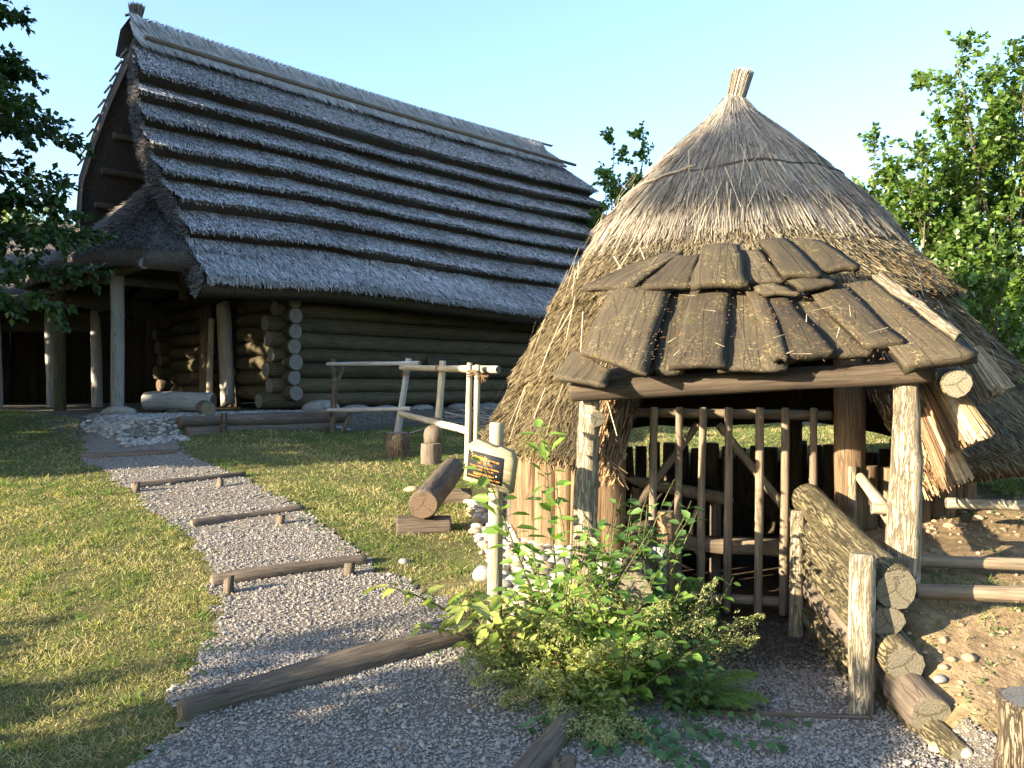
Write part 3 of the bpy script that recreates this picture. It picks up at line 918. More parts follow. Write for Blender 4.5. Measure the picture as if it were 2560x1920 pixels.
# door frame: dark post, pale leaning plank jamb, door leaf deep inside
board('door_jamb', wallp(-0.20, 2.70, HZ + 0.12), wallp(-0.20, 2.62, 3.2), 0.34, 0.10, (-Wd[0], -Wd[1], 0), 'old_log', house)
board('door_jamb', wallp(-0.20, 1.72, HZ + 0.10), wallp(-0.20, 1.92, 3.2), 0.40, 0.10, (-Wd[0], -Wd[1], 0), 'grey_pole', house)
board('door_leaf', wallp(0.05, 2.22, HZ + 0.05), wallp(0.05, 2.22, 3.1), 0.95, 0.05, (-Wd[0], -Wd[1], 0), 'dark_wood', house)
pl = log('prop_pole', wallp(-0.42, 2.16, HZ + 0.02), wallp(-0.38, 2.14, 2.88), 0.062, 0.058, 'pole', 'end_grey', house, sides=10)
V, F = tubes([[tuple(wallp(-0.49, 2.22, 2.62)), tuple(wallp(-0.50, 2.27, 2.5)), tuple(wallp(-0.50, 2.22, 2.2)), tuple(wallp(-0.49, 2.2, 1.98)), tuple(wallp(-0.49, 2.28, 1.92))]], [[0.012, 0.014, 0.03, 0.02, 0.018]])
mobj('rope_latch', V, F, MT['rope'], house)

# porch: hipped thatch in front of the gable, posts, plates
PE = 3.15; KP0, KP1 = -0.75, 4.8; ZPE = 3.42
apex = np.array(loc3(1.8, 1.35, 5.62))
def porch_ring(u):      # u 0..1 along the eave: near side -> front -> far side
    pts = [(KP0 + 0.1, -0.2), (KP0, 1.6), (KP0 + 0.1, PE - 0.45), (KP0 + 0.7, PE), (1.8, PE + 0.05), (KP1 - 0.7, PE), (KP1, PE - 0.5), (KP1 + 0.1, 1.6), (KP1, -0.2)]
    uu = np.linspace(0, 1, len(pts))
    return np.interp(u, uu, [p[0] for p in pts]), np.interp(u, uu, [p[1] for p in pts])
def top_line(u):
    return np.interp(u, [0, 0.35, 0.65, 1], [1.8, 1.8, 1.8, 1.8]), np.interp(u, [0, 0.3, 0.7, 1], [-0.2, 1.35, 1.35, -0.2])
def porchpt(u, s, off):
    k0, p0 = porch_ring(u); k1, p1 = top_line(u)
    k = k0 + (k1 - k0) * s; p = p0 + (p1 - p0) * s
    z = ZPE + 0.30 + (5.62 - ZPE - 0.30) * s - 0.12 * np.sin(PI * s) + off + 0 * k
    return np.stack([HC[0] + k * Gd[0] - p * Wd[0], HC[1] + k * Gd[1] - p * Wd[1], z], -1)
V = []; F = []
NU, NS = 48, 8
us = np.linspace(0, 1, NU + 1)
rows = [porchpt(us, t, 0.0) for t in np.linspace(1, 0, NS + 1)] + [porchpt(us, -0.015, -0.30), porchpt(us, 0.10, -0.36), porchpt(us, 0.95, -0.36)]
V = np.concatenate(rows)
for a in range(len(rows) - 1):
    for j in range(NU):
        q = a * (NU + 1) + j
        F.append((q, q + NU + 1, q + NU + 2, q + 1))
proof = mobj('porch_roof', V, F, MT['thatch_core'], house, smooth=False)
proof['label'] = 'low hipped thatch roof over the gable porch'
n = 22000
R = np.random.default_rng(23)
u = R.uniform(0.0, 1, n); s = R.random(n) ** 1.2 * 0.98 - 0.02
P = porchpt(u, s, 0.0); Pd = porchpt(u, s - 0.03, 0.0)
D = unit(Pd - P) + np.array([0, 0, 1.0]) * R.uniform(0, 0.4, n)[:, None] + R.normal(0, 0.12, (n, 3))
V, F, own = strands(P, D, np.tile([-0.5, -0.5, 0.7], (n, 1)) + R.normal(0, 0.3, (n, 3)), R.uniform(0.07, 0.17, n), R.uniform(0.009, 0.016, n))
c_ = tcol(n, 24, (0.085, 0.075, 0.07), (0.30, 0.27, 0.245), 1.2)
tag(mobj('reed_ends', V, F, MT['straw'], proof, colr=c_[own]), kind='stuff')
log('porch_post', loc3(0.5, 2.75, HZ + 0.13), loc3(0.5, 2.75, 3.38), 0.105, 0.10, 'grey_pole', 'end_grey', house, segs=8, knots=5)
log('porch_post', loc3(3.3, 2.75, HZ - 0.05), loc3(3.3, 2.75, 3.36), 0.105, 0.10, 'wall_log', 'end_grey', house, segs=8)
log('porch_plate', loc3(-0.6, 2.75, 3.44), loc3(4.3, 2.75, 3.38), 0.10, 0.09, 'old_log', 'end_grey', house)
for k in (0.5, 3.3):
    log('porch_beam', loc3(k, 3.05, 3.60), loc3(k, -0.3, 3.62), 0.10, 0.10, 'grey_pole', 'end_grey', house)
for k in (0.0, 1.2, 2.3, 4.0):
    log('porch_rafter', loc3(k * 0.97 + 0.05, 3.1, 3.50), loc3(k * 0.4 + 1.1, 1.4, 5.1), 0.06, 0.05, 'old_log', 'end', house, segs=3, sides=8)
st = place(bpy.data.objects.new('post_stone', rock_mesh('post_stone', 0.30, 0.22, 0.12, MT['rock'], 31, 2, 0.2)), Matrix.Translation(loc3(0.47, 2.78, HZ + 0.04)), house)

# terrace edge: two stacked logs, a stake, cross-log behind it
R0 = lambda a, q, z: Vector((HC[0] + a * Wd[0] - q * Gd[0], HC[1] + a * Wd[1] - q * Gd[1], z))
tl = thing('retaining_logs', R0(-2.7, 1.62, 0.86), 'two stacked dark logs edging the pebble strip before the house', 'edging')
log('log', R0(-2.68, 1.62, 1.05), R0(0.15, 1.62, 1.06), 0.10, 0.105, 'old_log', 'end_dark', tl, segs=12, rough=0.09, bend=0.008)
log('log', R0(-2.6, 1.68, 0.88), R0(-0.2, 1.66, 0.87), 0.10, 0.10, 'old_log', 'end_dark', tl, segs=12, rough=0.09)
log('stake', R0(-2.1, 1.84, 0.70), R0(-2.1, 1.84, 1.17), 0.05, 0.05, 'bark', 'end', tl, sides=9)
o = log('stool_log', R0(-2.15, 1.45, 1.22), R0(-2.0, 0.95, 1.24), 0.115, 0.115, 'old_log', 'end', None)
tag(o, 'short log block lying behind the stake of the retaining logs', 'log')
b = thing('hollowed_log', loc3(1.0, 1.9, HZ), 'hollowed grey log trough lying beside the porch post', 'trough')
log('trough_body', loc3(1.15, 2.05, HZ + 0.20), loc3(0.25, 1.25, HZ + 0.19), 0.17, 0.16, 'grey_pole', 'end_dark', b, segs=6)
log('bearer', loc3(0.65, 1.85, HZ + 0.02), loc3(0.75, 1.35, HZ + 0.02), 0.06, 0.06, 'old_log', 'end', b, segs=3)
rk = place(bpy.data.objects.new('boulder', rock_mesh('boulder', 0.30, 0.22, 0.15, MT['rock'], 33, 3, 0.16)), Matrix.Translation(R0(0.25, 0.75, HZ + 0.10)) @ Matrix.Rotation(0.7, 4, 'Z'))
tag(rk, 'rounded grey boulder at the log corner of the house', 'boulder')
R = np.random.default_rng(34)
for j, (a, q) in enumerate([(1.3, 0.32), (2.0, 0.34), (2.9, 0.33), (3.9, 0.34), (4.7, 0.33)]):
    o = place(bpy.data.objects.new('foundation_stone', rock_mesh('foundation_stone', 0.34, 0.18, 0.12, MT['rock'], 50 + j, 2, 0.2)), Matrix.Translation(R0(a, q, HZ - 0.03)) @ Matrix.Rotation(PI / 4 + R.normal(0, 0.1), 4, 'Z'), house)

# loose pebbles of the terrace strip (uncountable)
def lump_field(name, x, y, size, cols, zoff, mat, seed):
    R = np.random.default_rng(seed)
    n = len(x)
    bmv = rock_mesh('tmp', 1, 0.8, 0.55, mat, seed, 1, 0.12)
    co = np.array([v.co[:] for v in bmv.vertices]); fa = np.array([p.vertices[:] for p in bmv.polygons]); bpy.data.meshes.remove(bmv)
    a = R.uniform(0, 2 * PI, n); sc3 = size[:, None] * R.uniform(0.75, 1.25, (n, 3))
    X = co[None] * sc3[:, None, :]
    xx = X[..., 0] * np.cos(a)[:, None] - X[..., 1] * np.sin(a)[:, None]; yy = X[..., 0] * np.sin(a)[:, None] + X[..., 1] * np.cos(a)[:, None]
    z = terr(x, y) + zoff
    V = np.stack([x[:, None] + xx, y[:, None] + yy, z[:, None] + X[..., 2]], -1).reshape(-1, 3)
    F = ((np.arange(n) * len(co))[:, None, None] + fa[None]).reshape(-1, 3)
    return mobj(name, V, F, mat, colr=np.repeat(cols, len(co), 0), smooth=True)
R = np.random.default_rng(36)
n = 2200
a = R.uniform(-3.6, 0.4, n); q = R.uniform(0.2, 1.5, n)
ex = R.uniform(-3.5, -2.7, 500); eq = R.uniform(1.2, 2.1, 500) * np.interp(ex, [-3.5, -2.7], [0.9, 1.0])
a = np.concatenate([a, ex]); q = np.concatenate([q, eq])
x = HC[0] + a * Wd[0] - q * Gd[0]; y = HC[1] + a * Wd[1] - q * Gd[1]
tn = R.uniform(0.5, 1.3, len(x))[:, None]
o = lump_field('terrace_pebbles', x, y, R.uniform(0.025, 0.06, len(x)), np.array([0.33, 0.325, 0.30]) * tn, 0.015, MT['stones'], 37)
tag(o, 'grey river pebbles strewn between retaining logs and house wall', 'pebbles', kind='stuff')

# ------------------------------------------------------------------ open shed beyond the house
shed = thing('open_shed', (-10.2, 17.2, HZ), 'dark open-fronted thatched shed behind the house porch', 'shed')
for x in (-10.55, -9.42, -8.5):
    log('post', (x + 0.05, 16.9, HZ - 0.1), (x, 16.9, 3.1), 0.11, 0.10, 'grey_pole', 'end_grey', shed)
log('lintel', (-13.0, 16.95, 3.05), (-7.9, 16.95, 3.02), 0.12, 0.11, 'dark_wood', 'end', shed)
for i in range(8):
    board('wall_board', (-12.6 + i * 0.66, 20.3, HZ - 0.1), (-12.6 + i * 0.66, 20.3, 3.9), 0.655, 0.04, (0, -1, 0), 'dark_wood', shed, nz=3)
for i in range(5):
    board('wall_board', (-12.9, 17.3 + i * 0.66, HZ - 0.1), (-12.9, 17.3 + i * 0.66, 3.6), 0.655, 0.04, (1, 0, 0), 'dark_wood', shed, nz=3)
board('header_board', (-12.8, 17.05, 2.86), (-7.8, 17.05, 2.86), 0.36, 0.05, (0, -1, 0), 'dark_wood', shed)
board('header_board', (-12.8, 17.02, 3.34), (-7.8, 17.02, 3.34), 0.52, 0.05, (0, -1, 0), 'dark_wood', shed)
V = []; F = []
for a, (yy, zz) in enumerate([(20.6, 5.6), (18.5, 4.5), (16.2, 3.35), (16.15, 3.05), (18.5, 4.1), (20.6, 5.2)]):
    for j in range(21):
        x = -14.6 + 6.9 * j / 20
        V.append((x, yy + 0.06 * math.sin(j * 1.9 + a), zz + 0.05 * math.sin(j * 2.7 + a)))
for a in range(5):
    for j in range(20):
        q = a * 21 + j
        F.append((q, q + 21, q + 22, q + 1))
sr = mobj('roof', V, F, MT['thatch_core'], shed)
n = 7000
R = np.random.default_rng(41)
x = R.uniform(-14.6, -7.75, n); t = R.random(n)
P = np.stack([x, 16.2 + 4.3 * t, 3.36 + 2.2 * t], 1)
V, F, own = strands(P, np.tile([0, -0.85, -0.40], (n, 1)) + R.normal(0, 0.12, (n, 3)), np.tile([0, -0.4, 1.0], (n, 1)), R.uniform(0.12, 0.25, n), 0.018)
tag(mobj('reed_ends', V, F, MT['straw'], sr, colr=tcol(n, 42, (0.12, 0.11, 0.10), (0.36, 0.33, 0.28))[own]), kind='stuff')

# ------------------------------------------------------------------ the smithy: cone roof over a pit
FD = np.array([-0.25, -0.968]); RD = np.array([0.968, -0.25])       # towards the entrance / to its right
AXY = np.array([1.93, 7.22])
ZT = np.array([1.10, 1.50, 2.04, 2.48, 3.09, 3.60, 3.90, 4.08])
RT = np.array([2.27, 2.01, 1.68, 1.39, 0.97, 0.50, 0.19, 0.06])
ST = np.array([0.17, 0.12, 0.06, 0.03, 0.0, 0.0, 0.0, 0.0])
# arc-length parameter, u=0 at rim ... 1 at apex
_al = np.concatenate([[0], np.cumsum(np.hypot(np.diff(RT), np.diff(ZT)))]); AL = _al[-1]; UT = _al / AL
CUT0, CUT1 = math.radians(-25.5), math.radians(26)
def rim_z(phi):
    ph = (np.asarray(phi) + PI) % (2 * PI) - PI
    inside = sstep(CUT0 - 0.03, CUT0 + 0.05, ph) * (1 - sstep(CUT1 - 0.05, CUT1 + 0.03, ph))
    return 1.10 + inside * 1.18 + 0.03 * np.sin(ph * 5) + 0.17 * sstep(2.0, 2.7, np.abs(ph))
def rim_u(phi): return np.interp(rim_z(phi), ZT, UT)
def hutpt(phi, u, off=0.0):
    r = np.interp(u, UT, RT); z = np.interp(u, UT, ZT); s = np.interp(u, UT, ST)
    r2 = np.interp(u + 0.01, UT, RT); z2 = np.interp(u + 0.01, UT, ZT)
    dr, dz = r2 - r, z2 - z; ln = np.hypot(dr, dz) + 1e-9
    nr, nzv = dz / ln, -dr / ln                              # outward normal in the r-z plane
    lump = 0.05 * (fnoise(np.cos(phi) * 2.2 + 5, np.sin(phi) * 2.2 + u * 3, 51) - 0.5) * 2 * (1 - u * 0.8) + 0.045 * (vnoise(np.cos(phi) * 9 + 5, np.sin(phi) * 9 + u * 5, 54) - 0.5) * np.clip(1 - u, 0, 1)
    rr = r + (off + lump) * nr; zz = z + (off + lump) * nzv
    cphi, sphi = np.cos(phi), np.sin(phi)
    x = AXY[0] + s * RD[0] + rr * (cphi * FD[0] + sphi * RD[0])
    y = AXY[1] + s * RD[1] + rr * (cphi * FD[1] + sphi * RD[1])
    return np.stack([x, y, zz], -1)
def hutnrm(phi, u):
    r = np.interp(u, UT, RT); z = np.interp(u, UT, ZT); r2 = np.interp(u + 0.01, UT, RT); z2 = np.interp(u + 0.01, UT, ZT)
    dr, dz = r2 - r, z2 - z; ln = np.hypot(dr, dz) + 1e-9
    nr, nzv = dz / ln, -dr / ln
    return np.stack([nr * (np.cos(phi) * FD[0] + np.sin(phi) * RD[0]), nr * (np.cos(phi) * FD[1] + np.sin(phi) * RD[1]), nzv], -1)

hut = thing('smithy_hut', (AXY[0], AXY[1], 0.0), 'round pit smithy under a conical straw roof with board porch', 'hut')

w = Nodes('straw_core')
tcv = w.n('TexCoord').outputs['Object']
nz = w.noise(tcv, 45.0, 4, 0.7); nb = w.noise(tcv, 2.5, 3, 0.6)
c_ = w.ramp(nz, [(0.3, (0.05, 0.038, 0.022)), (0.7, (0.17, 0.135, 0.085))])
MT['straw_core'] = w.out(c_, 0.95, w.bump(nz, 0.9, 0.03), 0.1)

# courses: (u_low, u_high, lip thickness)
HC_STEPS = [0.0, 0.19, 0.39, 0.60, 1.0]
HC_AMP = [0.06, 0.06, 0.06, 0.045]
def hut_off(i, phi, u):
    t = np.clip((HC_STEPS[i + 1] - u) / (HC_STEPS[i + 1] - HC_STEPS[i]), 0, 1)
    side = 1 + 0.9 * sstep(0.75, 1.2, (np.asarray(phi) + PI) % (2 * PI) - PI)
    return 0.02 + HC_AMP[i] * side * t ** 0.9
NPH = 120
ph_ = np.concatenate([np.linspace(CUT0 - 0.06, CUT1 + 0.06, 44), np.linspace(CUT1 + 0.06, CUT0 - 0.06 + 2 * PI, 90)[1:-1]])
NPH = len(ph_)
core = None
for i in range(4):
    rows = []
    um = rim_u(ph_)
    edge = 0.025 * (fnoise(np.cos(ph_) * 5 + 9, np.sin(ph_) * 5 + i * 3, 55) - 0.5) * 2
    lo = np.maximum(HC_STEPS[i] + (edge if i else 0), um); hi = np.maximum(HC_STEPS[i + 1] + 0.02, um)
    if i == 3: hi = np.full(NPH, 0.999)
    for t in np.linspace(1, 0, 7 if i < 3 else 16):
        u = lo + (hi - lo) * t
        rows.append(hutpt(ph_, u, hut_off(i, ph_, u)))
    rows.append(hutpt(ph_, lo + 0.006, hut_off(i, ph_, lo) * 0.4 - 0.03))
    if i == 0:
        rows[-1] = hutpt(ph_, um, np.full(NPH, -0.22))
        for u_ in (0.25, 0.5, 0.75, 0.97):
            rows.append(hutpt(ph_, np.maximum(um, u_), np.full(NPH, -0.22)))
    V = np.concatenate(rows); F = []
    for a in range(len(rows) - 1):
        for j in range(NPH):
            q = a * NPH + j; q2 = a * NPH + (j + 1) % NPH
            F.append((q, q + NPH, q2 + NPH, q2))
    if core is None:
        core = mobj('roof', V, F, MT['straw_core'], hut, smooth=True)
        core['label'] = 'conical straw roof sweeping almost to the ground'
    else:
        mobj('thatch_course', V, F, MT['straw_core'], core, smooth=True)

# stalks over the whole cone
R = np.random.default_rng(52)
P_, D_, N_, L_, W_, C_ = [], [], [], [], [], []
def add_stalks(i, n, lo, hi, tilt_r, len_r, c_lo, c_hi, p=1.0, lat=0.13, phr=(-PI * 0.75, PI * 0.75)):
    phi = R.uniform(phr[0], phr[1], n)
    r = R.random(n)
    u = lo + (hi - lo) * r
    # keep even cover: thin out towards the apex
    keep = R.random(n) < np.clip(np.interp(u, UT, RT) / np.interp(lo, UT, RT), 0.3, 1)
    phi, u = phi[keep], u[keep]
    um = rim_u(phi); k = u > um - 0.015
    phi, u = phi[k], u[k]; n = len(u)
    P = hutpt(phi, u, hut_off(i, phi, u) + R.uniform(-0.004, 0.010, n)); Nn = hutnrm(phi, u)
    dn = unit(hutpt(phi, u - 0.012, 0 * u) - hutpt(phi, u, 0 * u))
    S = unit(np.cross(dn, Nn))
    swirl = (fnoise(phi * 7, u * 13, 53) - 0.5)[:, None] * 0.9 * (1 - u[:, None])
    dn = unit(dn + S * swirl)
    tilt = R.uniform(tilt_r[0], tilt_r[1], n)[:, None]
    D = dn * np.cos(tilt) + Nn * np.sin(tilt) + S * R.normal(0, lat, n)[:, None]
    P_.append(P); D_.append(D); N_.append(Nn + R.normal(0, 0.45, (n, 3)))
    L_.append(R.uniform(len_r[0], len_r[1], n)); W_.append(R.uniform(0.004, 0.008, n))
    t = R.random(n)[:, None] ** p
    patch = fnoise(phi * 2.2, u * 5, 57)[:, None]
    moss = np.clip((fnoise(phi * 2.6 + 3, u * 7, 58)[:, None] - 0.60) * 4, 0, 1) * (u[:, None] < 0.5)
    fp = fnoise(phi * 9, u * 22, 59)[:, None]
    c = (np.array(c_lo) * (1 - t) + np.array(c_hi) * t) * (0.55 + 0.55 * patch + 0.35 * fp)
    if i < 3:
        up = sstep(0.40, 0.66, u + R.normal(0, 0.05, n))[:, None]
        c = c * (1 - up) + (np.array([0.12, 0.10, 0.072]) * (1 - t) + np.array([0.34, 0.295, 0.235]) * t) * up
    c = c * (1 - 0.45 * moss) + np.array([0.17, 0.155, 0.045]) * 0.45 * moss
    C_.append(c)
SLO, SHI = (0.060, 0.045, 0.021), (0.225, 0.175, 0.092)
add_stalks(0, 60000, 0.0, 0.22, (0.0, 0.42), (0.04, 0.12), SLO, SHI, 1.0, 0.26)
add_stalks(1, 58000, 0.17, 0.42, (0.0, 0.42), (0.04, 0.12), SLO, SHI, 1.0, 0.26)
add_stalks(2, 58000, 0.36, 0.64, (0.0, 0.45), (0.04, 0.11), SLO, SHI, 1.0, 0.24)
add_stalks(3, 19000, 0.575, 0.80, (0.0, 0.06), (0.20, 0.42), (0.12, 0.10, 0.072), (0.34, 0.295, 0.235), 1.0, 0.06)
add_stalks(3, 28000, 0.72, 1.0, (0.0, 0.05), (0.22, 0.45), (0.13, 0.11, 0.082), (0.38, 0.335, 0.275), 1.0, 0.05)
# lips and rim fringe
for i in range(4):
    n = 4200 if i else 9000
    phi = R.uniform(-PI * 0.75, PI * 0.75, n)
    u = np.maximum(HC_STEPS[i], rim_u(phi)) + R.normal(0, 0.006, n)
    Nn = hutnrm(phi, u); dn = unit(hutpt(phi, u - 0.012, 0 * u) - hutpt(phi, u, 0 * u)); S = unit(np.cross(dn, Nn))
    P_.append(hutpt(phi, u + 0.01, hut_off(i, phi, u) - R.uniform(0, 0.09 if i else 0.26, n))); D_.append(dn + Nn * R.normal(0.05, 0.16, n)[:, None] + S * R.normal(0, 0.2, n)[:, None])
    N_.append(Nn + R.normal(0, 0.6, (n, 3))); L_.append(R.uniform(0.03, 0.11, n)); W_.append(R.uniform(0.005, 0.009, n))
    t = R.random(n)[:, None]; C_.append(np.array(SLO) * (1 - t) + np.array((0.36, 0.27, 0.16)) * t)
# long stray straws
n = 170
phi = R.uniform(-1.6, 1.6, n); u = R.uniform(0.12, 0.75, n); u = np.maximum(u, rim_u(phi) + 0.03)
Nn = hutnrm(phi, u); dn = unit(hutpt(phi, u - 0.012, 0 * u) - hutpt(phi, u, 0 * u)); S = unit(np.cross(dn, Nn))
P_.append(hutpt(phi, u, np.full(n, 0.15))); D_.append(dn + S * R.normal(0, 0.35, n)[:, None] + Nn * R.normal(-0.08, 0.08, n)[:, None]); N_.append(Nn)
L_.append(R.uniform(0.2, 0.5, n)); W_.append(R.uniform(0.004, 0.007, n)); C_.append(np.tile([0.52, 0.44, 0.30], (n, 1)) * R.uniform(0.7, 1.05, (n, 1)))
# cut edges of the thatch beside the entrance
for cphi, sg in ((CUT0, -1), (CUT1, 1)):
    n = 4200
    u = rim_u(np.array([cphi + sg * -0.1]))[0] * 0 + R.uniform(0.0, np.interp(2.2, ZT, UT), n)
    phi = cphi + sg * R.uniform(0.0, 0.06, n); off = R.uniform(-0.22, 0.10, n)
    Nn = hutnrm(phi, u); dn = unit(hutpt(phi, u - 0.012, 0 * u) - hutpt(phi, u, 0 * u))
    ft = np.array([FD[0], FD[1], 0.0])
    P_.append(hutpt(phi, u, off)); D_.append(dn * 0.9 + ft * 0.35 + R.normal(0, 0.14, (n, 3))); N_.append(R.normal(0, 1, (n, 3)))
    L_.append(R.uniform(0.06, 0.16, n)); W_.append(R.uniform(0.008, 0.012, n))
    t = R.random(n)[:, None]; C_.append(np.array((0.17, 0.105, 0.055)) * (1 - t) + np.array((0.46, 0.31, 0.165)) * t)
V, F, own = strands(np.concatenate(P_), np.concatenate(D_), np.concatenate(N_), np.concatenate(L_), np.concatenate(W_), taper=0.7)
tag(mobj('straw_stalks', V, F, MT['straw'], core, colr=np.concatenate(C_)[own]), kind='stuff')

# bound tuft on top
p0 = np.array([1.89, 7.2, 3.88]); p1 = np.array([2.0, 7.19, 4.30])
n = 1300
a = R.uniform(0, 2 * PI, n); rr = np.sqrt(R.random(n))
rb = np.stack([np.cos(a) * rr, np.sin(a) * rr, 0 * a], 1)
D = (p1 - p0)[None] + rb * 0.030
V, F, own = strands(p0 + rb * 0.068, D, R.normal(0, 1, (n, 3)), np.linalg.norm(p1 - p0) * R.uniform(0.88, 1.05, n), 0.010, 2)
tuft = mobj('finial', V, F, MT['straw'], hut, colr=tcol(n, 59, (0.20, 0.165, 0.12), (0.52, 0.45, 0.36))[own])
tuft['label'] = 'slanting bound straw tuft at the roof tip'
# binding cord of the tuft and the withy round the cone
th = np.linspace(0, 2 * PI, 20)
cc = p0 + (p1 - p0) * 0.55
ring = cc[None] + 0.076 * np.stack([np.cos(th), np.sin(th), -0.15 * np.cos(th)], 1)
V, F = tubes([ring, ring + np.array([0.004, 0, 0.018])], [np.full(20, 0.007)] * 2, 5)
mobj('binding_cord', V, F, MT['straw_core'], tuft)
phs = np.linspace(-2.2, 2.2, 70)
uu = 0.695 + 0.012 * np.sin(phs * 2.1) + 0.006 * np.sin(phs * 9)
V, F = tubes([hutpt(phs, uu, hut_off(3, phs, uu) + 0.008)], [0.013 + 0.003 * np.sin(phs * 7)], 6)
mobj('withy_band', V, F, MT['dark_wood'], hut, smooth=True)
phs = np.linspace(-1.3, -0.35, 26)
uu = np.interp(phs, [-1.3, -0.35], [0.66, 0.705])
V, F = tubes([hutpt(phs, uu, hut_off(3, phs, uu) + 0.016)], [np.full(26, 0.012)], 6)
mobj('withy_band', V, F, MT['pole'], hut, smooth=True)

# straw bundles hanging at the right side of the entrance
def bundle(p, q, r, n, seed, c_lo, c_hi):
    R = np.random.default_rng(seed)
    p, q = np.array(p), np.array(q); ax = unit(q - p)
    X = unit(np.cross(ax, [0, 0, 1.0])); Y = np.cross(ax, X)
    a = R.uniform(0, 2 * PI, n); rr = np.sqrt(R.random(n)) * r
    rb = np.outer(np.cos(a) * rr, X) + np.outer(np.sin(a) * rr, Y)
    V, F, own = strands(p + rb * 0.7, (q - p)[None] + rb * 0.35, R.normal(0, 1, (n, 3)), np.linalg.norm(q - p) * R.uniform(0.85, 1.06, n), R.uniform(0.009, 0.014, n), 1, None, 0.95)
    return mobj('straw_bundle', V, F, MT['straw'], hut, colr=tcol(n, seed, c_lo, c_hi)[own])
bundle(at(2330, 940, 4.75), at(2425, 1105, 4.62), 0.12, 1500, 61, (0.22, 0.13, 0.07), (0.62, 0.44, 0.25))
bundle(at(2310, 1020, 4.85), at(2390, 1200, 4.78), 0.085, 900, 62, (0.18, 0.11, 0.06), (0.50, 0.35, 0.20))
bundle(at(2420, 880, 4.6), at(2490, 985, 4.5), 0.09, 700, 63, (0.15, 0.12, 0.08), (0.40, 0.33, 0.22))

# porch posts, plates, boards --------------------------------------------------
PL = Vector((0.455, 5.16, 0)); PRt = Vector((2.12, 4.47, 0))
log('porch_post', (PL.x - 0.01, PL.y, gz(PL.x, PL.y) - 0.1), (PL.x + 0.035, PL.y, 1.50), 0.078, 0.070, 'pale_bark', 'end', hut, segs=10, rough=0.09, knots=3, bend=0.01)
log('post_stub', (PL.x + 0.03, PL.y + 0.05, 1.40), (PL.x + 0.06, PL.y - 0.16, 1.39), 0.055, 0.05, 'pale_bark', 'end', hut, segs=3)
log('porch_post', (PRt.x - 0.05, PRt.y, gz(PRt.x, PRt.y) - 0.25), (PRt.x + 0.0, PRt.y, 1.62), 0.098, 0.070, 'pale_bark', 'end', hut, segs=12, rough=0.10, knots=2, bend=0.028)
log('porch_plate', (0.36, 5.06, 1.555), (2.22, 4.36, 1.665), 0.062, 0.062, 'dark_wood', 'end', hut, segs=8)
log('side_plate', (PRt.x + 0.12, PRt.y - 0.30, 1.60), (2.95, 5.7, 1.72), 0.075, 0.08, 'bark_moss', 'end', hut, segs=5)
log('side_plate', (PL.x - 0.02, PL.y - 0.02, 1.60), (1.0, 6.1, 1.72), 0.06, 0.06, 'old_log', 'end', hut, segs=5)

